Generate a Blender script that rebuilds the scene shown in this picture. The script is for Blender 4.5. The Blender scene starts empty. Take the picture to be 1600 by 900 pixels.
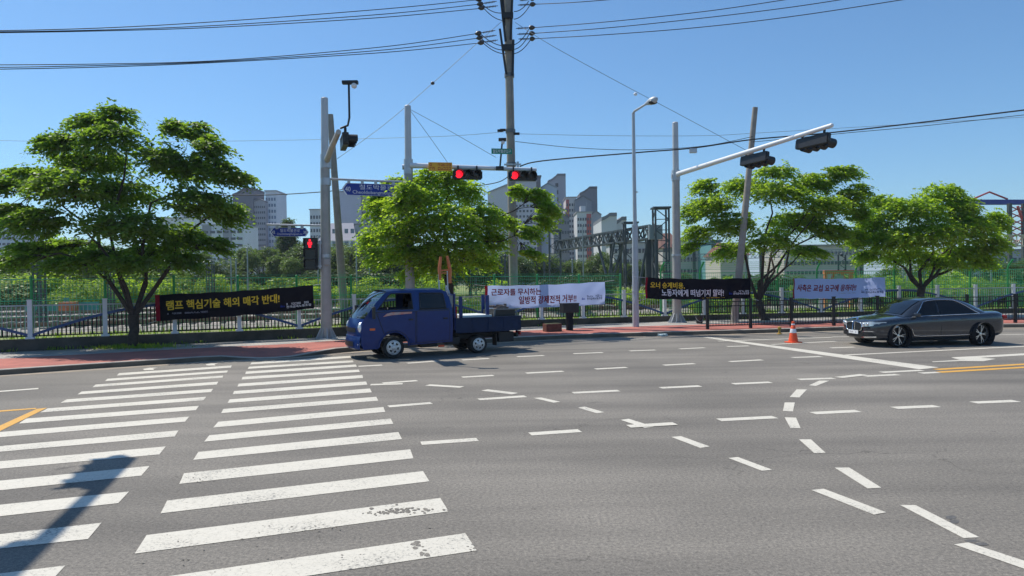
import bpy, bmesh, math, random
import numpy as np
from mathutils import Vector, Matrix

R = math.radians
SC = bpy.context.scene
COL = SC.collection
rnd = random.Random(7)

# ------------------------------------------------------------------ camera
F_PX, W, H, CAM_H = 1110.0, 1600.0, 900.0, 2.2
PITCH, ROLL = R(0.67), R(0.8)
_f = Vector((0, math.cos(PITCH), -math.sin(PITCH)))
_u0 = Vector((0, math.sin(PITCH), math.cos(PITCH)))
_r0 = Vector((1, 0, 0))
CR = _r0 * math.cos(ROLL) - _u0 * math.sin(ROLL)
CU = _u0 * math.cos(ROLL) + _r0 * math.sin(ROLL)
CAM = Vector((0, 0, CAM_H))
cam_d = bpy.data.cameras.new('camera')
cam_d.sensor_width = 36.0
cam_d.lens = F_PX / W * 36.0
cam_d.clip_start, cam_d.clip_end = 0.1, 6000
cam = bpy.data.objects.new('camera', cam_d)
COL.objects.link(cam)
cam.matrix_world = Matrix(((CR.x, CU.x, -_f.x, CAM.x), (CR.y, CU.y, -_f.y, CAM.y), (CR.z, CU.z, -_f.z, CAM.z), (0, 0, 0, 1)))
SC.camera = cam

# ------------------------------------------------------------------ light
SUN_DIR = Vector((-0.50, 0.37, 1.0)).normalized()         # towards the sun: ahead, to the left, high
elev = math.asin(SUN_DIR.z)
azim = math.atan2(SUN_DIR.x, SUN_DIR.y)
world = bpy.data.worlds.new('World')
SC.world = world
world.use_nodes = True
wn = world.node_tree.nodes
bg = wn['Background']
sky = wn.new('ShaderNodeTexSky')
sky.sky_type = 'NISHITA'
sky.sun_disc = False
sky.sun_elevation = elev
sky.sun_rotation = azim
sky.altitude = 0
sky.air_density, sky.dust_density, sky.ozone_density = 1.0, 0.4, 3.0
tint = wn.new('ShaderNodeMix'); tint.data_type = 'RGBA'; tint.blend_type = 'MULTIPLY'; tint.inputs['Factor'].default_value = 1.0
tint.inputs['B'].default_value = (0.65, 0.925, 1.09, 1)
world.node_tree.links.new(sky.outputs['Color'], tint.inputs['A'])
world.node_tree.links.new(tint.outputs['Result'], bg.inputs['Color'])
bg.inputs['Strength'].default_value = 0.115
sl = bpy.data.lights.new('sun', 'SUN')
sl.energy, sl.angle, sl.color = 4.4, R(0.53), (1.0, 0.94, 0.84)
so = bpy.data.objects.new('sun', sl)
COL.objects.link(so)
so.rotation_euler = (-SUN_DIR).to_track_quat('-Z', 'Y').to_euler()
SC.view_settings.view_transform = 'Standard'
SC.view_settings.look = 'None'
SC.view_settings.exposure = 0.17
SC.view_settings.gamma = 1.0
SC.render.film_transparent = False
SC.cycles.max_bounces = 6
SC.cycles.transparent_max_bounces = 8

# ------------------------------------------------------------------ helpers
def ray(px, py):
    return _f + CR * ((px - W / 2) / F_PX) + CU * ((H / 2 - py) / F_PX)
def G(px, py, z=0.0):                       # pixel -> point on the plane of height z
    d = ray(px, py)
    return CAM + d * ((z - CAM_H) / d.z)
def at(px, py, Y):                          # pixel -> point at depth Y
    d = ray(px, py)
    return CAM + d * (Y / d.y)
def gx(px, Y, z=0.0):                       # point at depth Y, height z, seen near column px
    py = 437.0
    for _ in range(6):
        p = at(px, py, Y)
        py += (p.z - z) * F_PX / Y
    return at(px, py, Y)

def tag(o, label=None, cat=None, group=None, kind=None):
    if label: o['label'] = label
    if cat: o['category'] = cat
    if group: o['group'] = group
    if kind: o['kind'] = kind
    return o
def thing(name, label, cat, loc=(0, 0, 0), rz=0.0, group=None):
    o = bpy.data.objects.new(name, None)
    o.empty_display_size = 0.2
    COL.objects.link(o)
    o.location = loc
    o.rotation_euler = (0, 0, rz)
    return tag(o, label, cat, group)
def kids(o):
    return [c for c in COL.objects if c.parent == o]
def copy_tree(o, parent=None):
    c = o.copy()
    COL.objects.link(c)
    if parent: c.parent = parent
    for k in list(o.children):
        copy_tree(k, c)
    return c

class MB:
    def __init__(s):
        s.v, s.f = [], []
    def add(s, vs, fs):
        b = len(s.v)
        s.v += [tuple(v) for v in vs]
        s.f += [[i + b for i in f] for f in fs]
        return s
    def box(s, c, d, rz=0.0, M=None):
        x, y, z = d[0] / 2, d[1] / 2, d[2] / 2
        vs = [Vector((a * x, b * y, e * z)) for e in (-1, 1) for b in (-1, 1) for a in (-1, 1)]
        m = M if M is not None else Matrix.Rotation(rz, 3, 'Z')
        c = Vector(c)
        return s.add([c + m @ v for v in vs], [(0, 2, 3, 1), (4, 5, 7, 6), (0, 1, 5, 4), (2, 6, 7, 3), (0, 4, 6, 2), (1, 3, 7, 5)])
    def bar(s, p0, p1, w, h, up=(0, 0, 1)):          # box bar from p0 to p1
        p0, p1 = Vector(p0), Vector(p1)
        d = (p1 - p0)
        if d.length < 1e-6: return s
        dn = d.normalized()
        sd = dn.cross(Vector(up))
        if sd.length < 1e-4: sd = dn.cross(Vector((1, 0, 0)))
        sd.normalize()
        u = sd.cross(dn)
        vs = []
        for p in (p0, p1):
            for a, b in ((-1, -1), (1, -1), (1, 1), (-1, 1)):
                vs.append(p + sd * (a * w / 2) + u * (b * h / 2))
        return s.add(vs, [(0, 1, 2, 3), (7, 6, 5, 4), (0, 4, 5, 1), (1, 5, 6, 2), (2, 6, 7, 3), (3, 7, 4, 0)])
    def path(s, pts, r, n=8, cap=True):
        pts = [Vector(p) for p in pts]
        rs = r if isinstance(r, (list, tuple)) else [r] * len(pts)
        vs, fs = [], []
        ref = None
        for i, p in enumerate(pts):
            t = (pts[min(i + 1, len(pts) - 1)] - pts[max(i - 1, 0)])
            t = t.normalized() if t.length > 1e-9 else Vector((0, 0, 1))
            if ref is None:
                ref = Vector((1, 0, 0)) if abs(t.x) < 0.8 else Vector((0, 1, 0))
            a = (ref - t * ref.dot(t))
            a = a.normalized() if a.length > 1e-6 else t.orthogonal().normalized()
            ref = a
            b = t.cross(a)
            for k in range(n):
                an = 2 * math.pi * k / n
                vs.append(p + a * (rs[i] * math.cos(an)) + b * (rs[i] * math.sin(an)))
        for i in range(len(pts) - 1):
            for k in range(n):
                fs.append((i * n + k, i * n + (k + 1) % n, (i + 1) * n + (k + 1) % n, (i + 1) * n + k))
        if cap:
            fs.append(tuple(range(n - 1, -1, -1)))
            fs.append(tuple(range((len(pts) - 1) * n, len(pts) * n)))
        return s.add(vs, fs)
    def tube(s, p0, p1, r0, r1=None, n=10):
        return s.path([p0, p1], [r0, r0 if r1 is None else r1], n)
    def prism(s, poly, off):                         # planar polygon of 3-D points, extruded by a vector
        off = Vector(off)
        n = len(poly)
        a = [Vector(p) for p in poly]
        b = [p + off for p in a]
        fs = [tuple(range(n - 1, -1, -1)), tuple(range(n, 2 * n))]
        fs += [(i, (i + 1) % n, n + (i + 1) % n, n + i) for i in range(n)]
        return s.add(a + b, fs)
    def lathe(s, prof, n=24, M=None, arc=2 * math.pi):
        M = M if M is not None else Matrix.Identity(4)
        full = arc > 6.2
        m = n if full else n + 1
        vs = [M @ Vector((r * math.cos(arc * k / n), r * math.sin(arc * k / n), z)) for r, z in prof for k in range(m)]
        fs = []
        for i in range(len(prof) - 1):
            for k in range(n):
                k2 = (k + 1) % m
                fs.append((i * m + k, i * m + k2, (i + 1) * m + k2, (i + 1) * m + k))
        return s.add(vs, fs)
    def ball(s, c, r, n=12, sc=(1, 1, 1)):
        c = Vector(c)
        prof = [(r * math.sin(math.pi * i / 8), -r * math.cos(math.pi * i / 8)) for i in range(9)]
        M = Matrix.Translation(c) @ Matrix.Diagonal((sc[0], sc[1], sc[2], 1))
        return s.lathe(prof, n, M)
    def grid(s, rows):                               # rows of 3-D points
        m = len(rows[0])
        vs = [p for r in rows for p in r]
        return s.add(vs, [(i * m + k, i * m + k + 1, (i + 1) * m + k + 1, (i + 1) * m + k) for i in range(len(rows) - 1) for k in range(m - 1)])
    def mesh(s, name, smooth=None, bevel=0.0, o=None, merge=False):
        me = bpy.data.meshes.new(name)
        o = Vector(o) if o is not None else Vector((0, 0, 0))
        me.from_pydata([(v[0] - o.x, v[1] - o.y, v[2] - o.z) for v in s.v], [], s.f)
        bm = bmesh.new()
        bm.from_mesh(me)
        if merge: bmesh.ops.remove_doubles(bm, verts=bm.verts, dist=1e-4)
        bmesh.ops.recalc_face_normals(bm, faces=bm.faces)
        if bevel:
            bmesh.ops.bevel(bm, geom=bm.edges[:], offset=bevel, segments=2, profile=0.6, affect='EDGES', clamp_overlap=True)
        bm.to_mesh(me)
        bm.free()
        if smooth:
            me.polygons.foreach_set('use_smooth', [True] * len(me.polygons))
            me.set_sharp_from_angle(angle=R(smooth))
        return me
    def build(s, name, mat, parent=None, smooth=None, bevel=0.0, o=None, loc=None, rz=None, merge=False):
        me = s.mesh(name, smooth, bevel, o, merge)
        me.materials.append(mat)
        ob = bpy.data.objects.new(name, me)
        COL.objects.link(ob)
        if parent: ob.parent = parent
        if loc is not None: ob.location = loc
        if rz is not None: ob.rotation_euler = (0, 0, rz)
        return ob

# ------------------------------------------------------------------ materials
def mat(name, col, rough=0.6, metal=0.0, var=0.0, scale=4.0, col2=None, spec=0.5, coat=0.0, emit=None, emit_s=0.0, bump=0.0, bscale=60.0):
    m = bpy.data.materials.new(name)
    m.use_nodes = True
    nt = m.node_tree
    b = nt.nodes['Principled BSDF']
    b.inputs['Roughness'].default_value = rough
    b.inputs['Metallic'].default_value = metal
    b.inputs['Specular IOR Level'].default_value = spec
    b.inputs['Coat Weight'].default_value = coat
    c4 = (col[0], col[1], col[2], 1)
    b.inputs['Base Color'].default_value = c4
    if emit:
        b.inputs['Emission Color'].default_value = (*emit, 1)
        b.inputs['Emission Strength'].default_value = emit_s
    if var or col2:
        tc = nt.nodes.new('ShaderNodeTexCoord')
        nz = nt.nodes.new('ShaderNodeTexNoise')
        nz.inputs['Scale'].default_value = scale
        nz.inputs['Detail'].default_value = 8
        nz.inputs['Roughness'].default_value = 0.65
        rp = nt.nodes.new('ShaderNodeValToRGB')
        c2 = col2 if col2 else [max(0, c * (1 - var)) for c in col]
        c3 = col if col2 else [min(1, c * (1 + var)) for c in col]
        rp.color_ramp.elements[0].position = 0.33
        rp.color_ramp.elements[1].position = 0.67
        rp.color_ramp.elements[0].color = (*c2, 1)
        rp.color_ramp.elements[1].color = (*c3, 1)
        nt.links.new(tc.outputs['Object'], nz.inputs['Vector'])
        nt.links.new(nz.outputs['Fac'], rp.inputs['Fac'])
        nt.links.new(rp.outputs['Color'], b.inputs['Base Color'])
    if bump:
        tc = nt.nodes.new('ShaderNodeTexCoord')
        nz = nt.nodes.new('ShaderNodeTexNoise')
        nz.inputs['Scale'].default_value = bscale
        nz.inputs['Detail'].default_value = 4
        bp = nt.nodes.new('ShaderNodeBump')
        bp.inputs['Strength'].default_value = bump
        bp.inputs['Distance'].default_value = 0.02
        nt.links.new(tc.outputs['Object'], nz.inputs['Vector'])
        nt.links.new(nz.outputs['Fac'], bp.inputs['Height'])
        nt.links.new(bp.outputs['Normal'], b.inputs['Normal'])
    return m

def leaf_mat(name, c1, c2, tr, trans=0.5):
    m = bpy.data.materials.new(name)
    m.use_nodes = True
    nt = m.node_tree
    nt.nodes.clear()
    out = nt.nodes.new('ShaderNodeOutputMaterial')
    df = nt.nodes.new('ShaderNodeBsdfDiffuse')
    tl = nt.nodes.new('ShaderNodeBsdfTranslucent')
    gl = nt.nodes.new('ShaderNodeBsdfGlossy')
    gl.inputs['Roughness'].default_value = 0.45
    gl.inputs['Color'].default_value = (0.9, 0.95, 0.9, 1)
    tl.inputs['Color'].default_value = (*tr, 1)
    geo = nt.nodes.new('ShaderNodeNewGeometry')
    rp = nt.nodes.new('ShaderNodeValToRGB')
    rp.color_ramp.elements[0].color = (*c1, 1)
    rp.color_ramp.elements[1].color = (*c2, 1)
    m1 = nt.nodes.new('ShaderNodeMixShader')
    m1.inputs['Fac'].default_value = trans
    m2 = nt.nodes.new('ShaderNodeMixShader')
    m2.inputs['Fac'].default_value = 0.035
    L = nt.links.new
    L(geo.outputs['Random Per Island'], rp.inputs['Fac'])
    L(rp.outputs['Color'], df.inputs['Color'])
    L(df.outputs[0], m1.inputs[1]); L(tl.outputs[0], m1.inputs[2])
    L(m1.outputs[0], m2.inputs[1]); L(gl.outputs[0], m2.inputs[2])
    L(m2.outputs[0], out.inputs['Surface'])
    return m

def cloth_mat(name, col, trans=0.35):
    m = bpy.data.materials.new(name)
    m.use_nodes = True
    nt = m.node_tree
    nt.nodes.clear()
    out = nt.nodes.new('ShaderNodeOutputMaterial')
    df = nt.nodes.new('ShaderNodeBsdfDiffuse')
    tl = nt.nodes.new('ShaderNodeBsdfTranslucent')
    df.inputs['Color'].default_value = (*col, 1)
    tl.inputs['Color'].default_value = (*col, 1)
    mx = nt.nodes.new('ShaderNodeMixShader')
    mx.inputs['Fac'].default_value = trans
    nt.links.new(df.outputs[0], mx.inputs[1]); nt.links.new(tl.outputs[0], mx.inputs[2])
    nt.links.new(mx.outputs[0], out.inputs['Surface'])
    return m

def asphalt_mat():
    m = bpy.data.materials.new('asphalt')
    m.use_nodes = True
    nt = m.node_tree
    N, L = nt.nodes.new, nt.links.new
    b = nt.nodes['Principled BSDF']
    b.inputs['Roughness'].default_value = 0.85
    b.inputs['Specular IOR Level'].default_value = 0.35
    tc = N('ShaderNodeTexCoord')
    big = N('ShaderNodeTexNoise'); big.inputs['Scale'].default_value = 0.22; big.inputs['Detail'].default_value = 5
    mp = N('ShaderNodeMapping'); mp.inputs['Rotation'].default_value = (0, 0, R(-18)); mp.inputs['Scale'].default_value = (0.12, 1.1, 1)
    stk = N('ShaderNodeTexNoise'); stk.inputs['Scale'].default_value = 0.9; stk.inputs['Detail'].default_value = 6
    fine = N('ShaderNodeTexNoise'); fine.inputs['Scale'].default_value = 30; fine.inputs['Detail'].default_value = 7; fine.inputs['Roughness'].default_value = 0.95
    vor = N('ShaderNodeTexVoronoi'); vor.inputs['Scale'].default_value = 75
    L(tc.outputs['Object'], big.inputs['Vector']); L(tc.outputs['Object'], mp.inputs['Vector']); L(mp.outputs[0], stk.inputs['Vector'])
    L(tc.outputs['Object'], fine.inputs['Vector']); L(tc.outputs['Object'], vor.inputs['Vector'])
    def ramp(fac, p0, c0, p1, c1):
        r = N('ShaderNodeValToRGB')
        r.color_ramp.elements[0].position, r.color_ramp.elements[1].position = p0, p1
        r.color_ramp.elements[0].color, r.color_ramp.elements[1].color = (*c0, 1), (*c1, 1)
        L(fac, r.inputs['Fac'])
        return r.outputs['Color']
    def mul(a, c, f=1.0):
        x = N('ShaderNodeMix'); x.data_type = 'RGBA'; x.blend_type = 'MULTIPLY'; x.inputs['Factor'].default_value = f
        L(a, x.inputs['A']); L(c, x.inputs['B'])
        return x.outputs['Result']
    base = ramp(big.outputs['Fac'], 0.3, (0.180, 0.169, 0.153), 0.70, (0.280, 0.262, 0.236))
    s = ramp(stk.outputs['Fac'], 0.36, (0.74, 0.74, 0.75), 0.60, (1, 1, 1))
    g = ramp(fine.outputs['Fac'], 0.36, (0.34, 0.34, 0.35), 0.64, (1.58, 1.53, 1.43))
    v = ramp(vor.outputs['Distance'], 0.0, (1.35, 1.33, 1.3), 0.5, (0.85, 0.85, 0.85))
    c = mul(mul(mul(base, s), g), v, 0.6)
    # hairline cracks, sealed here and there, and scattered darker drips
    ck = N('ShaderNodeTexVoronoi'); ck.feature = 'DISTANCE_TO_EDGE'; ck.inputs['Scale'].default_value = 0.30
    wob = N('ShaderNodeTexNoise'); wob.inputs['Scale'].default_value = 1.6; wob.inputs['Detail'].default_value = 6
    add = N('ShaderNodeMix'); add.data_type = 'RGBA'; add.blend_type = 'ADD'; add.inputs['Factor'].default_value = 0.9
    L(tc.outputs['Object'], wob.inputs['Vector']); L(tc.outputs['Object'], add.inputs['A']); L(wob.outputs['Color'], add.inputs['B']); L(add.outputs['Result'], ck.inputs['Vector'])
    ckr = ramp(ck.outputs['Distance'], 0.0005, (0.55, 0.55, 0.55), 0.004, (1, 1, 1))
    msk = N('ShaderNodeTexNoise'); msk.inputs['Scale'].default_value = 0.13; msk.inputs['Detail'].default_value = 2
    L(tc.outputs['Object'], msk.inputs['Vector'])
    mr = ramp(msk.outputs['Fac'], 0.52, (1, 1, 1), 0.6, (0, 0, 0))
    lt = N('ShaderNodeMix'); lt.data_type = 'RGBA'; lt.blend_type = 'LIGHTEN'; lt.inputs['Factor'].default_value = 1
    L(ckr, lt.inputs['A']); L(mr, lt.inputs['B'])
    c = mul(c, lt.outputs['Result'], 0.8)
    dr = N('ShaderNodeTexNoise'); dr.inputs['Scale'].default_value = 2.3; dr.inputs['Detail'].default_value = 3
    L(tc.outputs['Object'], dr.inputs['Vector'])
    c = mul(c, ramp(dr.outputs['Fac'], 0.70, (1, 1, 1), 0.76, (0.62, 0.62, 0.63)))
    L(c, b.inputs['Base Color'])
    bp = N('ShaderNodeBump'); bp.inputs['Strength'].default_value = 0.35; bp.inputs['Distance'].default_value = 0.005
    L(fine.outputs['Fac'], bp.inputs['Height']); L(bp.outputs[0], b.inputs['Normal'])
    return m

def paint_mat(name, col, wear=0.42):
    m = bpy.data.materials.new(name)
    m.use_nodes = True
    nt = m.node_tree
    N, L = nt.nodes.new, nt.links.new
    b = nt.nodes['Principled BSDF']
    b.inputs['Roughness'].default_value = 0.75
    tc = N('ShaderNodeTexCoord')
    geo = N('ShaderNodeNewGeometry')
    n1 = N('ShaderNodeTexNoise'); n1.inputs['Scale'].default_value = 28; n1.inputs['Detail'].default_value = 6; n1.inputs['Roughness'].default_value = 0.75
    n2 = N('ShaderNodeTexNoise'); n2.inputs['Scale'].default_value = 1.3; n2.inputs['Detail'].default_value = 4
    mx = N('ShaderNodeMath'); mx.operation = 'MULTIPLY_ADD'; mx.inputs[1].default_value = 0.45
    L(geo.outputs['Position'], n1.inputs['Vector']); L(geo.outputs['Position'], n2.inputs['Vector'])
    L(n2.outputs['Fac'], mx.inputs[0]); L(n1.outputs['Fac'], mx.inputs[2])
    r = N('ShaderNodeValToRGB')
    e = r.color_ramp.elements
    e[0].position, e[0].color = wear, (0.15, 0.145, 0.135, 1)
    e[1].position, e[1].color = wear + 0.12, (*[c * 0.88 for c in col], 1)
    x = e.new(wear + 0.40); x.color = (*col, 1)
    L(mx.outputs[0], r.inputs['Fac'])
    ck = N('ShaderNodeTexVoronoi'); ck.feature = 'DISTANCE_TO_EDGE'; ck.inputs['Scale'].default_value = 5.5
    n3 = N('ShaderNodeTexNoise'); n3.inputs['Scale'].default_value = 5; n3.inputs['Detail'].default_value = 5
    ad = N('ShaderNodeMix'); ad.data_type = 'RGBA'; ad.blend_type = 'ADD'; ad.inputs['Factor'].default_value = 0.35
    L(geo.outputs['Position'], n3.inputs['Vector']); L(geo.outputs['Position'], ad.inputs['A']); L(n3.outputs['Color'], ad.inputs['B']); L(ad.outputs['Result'], ck.inputs['Vector'])
    cr = N('ShaderNodeValToRGB'); ce = cr.color_ramp.elements
    ce[0].position, ce[0].color = 0.002, (0.55, 0.54, 0.52, 1); ce[1].position, ce[1].color = 0.014, (1, 1, 1, 1)
    L(ck.outputs['Distance'], cr.inputs['Fac'])
    mu = N('ShaderNodeMix'); mu.data_type = 'RGBA'; mu.blend_type = 'MULTIPLY'; mu.inputs['Factor'].default_value = 0.75
    L(r.outputs['Color'], mu.inputs['A']); L(cr.outputs['Color'], mu.inputs['B']); L(mu.outputs['Result'], b.inputs['Base Color'])
    return m

def brick_mat(name, c1, c2, mortar, sc):
    m = bpy.data.materials.new(name)
    m.use_nodes = True
    nt = m.node_tree
    N, L = nt.nodes.new, nt.links.new
    b = nt.nodes['Principled BSDF']; b.inputs['Roughness'].default_value = 0.85
    tc = N('ShaderNodeTexCoord'); mp = N('ShaderNodeMapping'); mp.inputs['Rotation'].default_value = (0, 0, R(-22))
    br = N('ShaderNodeTexBrick'); br.inputs['Scale'].default_value = sc
    br.inputs['Color1'].default_value = (*c1, 1); br.inputs['Color2'].default_value = (*c2, 1); br.inputs['Mortar'].default_value = (*mortar, 1)
    br.inputs['Mortar Size'].default_value = 0.012
    nz = N('ShaderNodeTexNoise'); nz.inputs['Scale'].default_value = 1.2; nz.inputs['Detail'].default_value = 8
    r = N('ShaderNodeValToRGB'); r.color_ramp.elements[0].position = 0.3; r.color_ramp.elements[1].position = 0.7
    r.color_ramp.elements[0].color = (0.72, 0.72, 0.74, 1); r.color_ramp.elements[1].color = (1.12, 1.1, 1.08, 1)
    x = N('ShaderNodeMix'); x.data_type = 'RGBA'; x.blend_type = 'MULTIPLY'; x.inputs['Factor'].default_value = 1
    L(tc.outputs['Object'], mp.inputs['Vector']); L(mp.outputs[0], br.inputs['Vector']); L(tc.outputs['Object'], nz.inputs['Vector'])
    L(nz.outputs['Fac'], r.inputs['Fac']); L(br.outputs['Color'], x.inputs['A']); L(r.outputs['Color'], x.inputs['B'])
    L(x.outputs['Result'], b.inputs['Base Color'])
    return m

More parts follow.
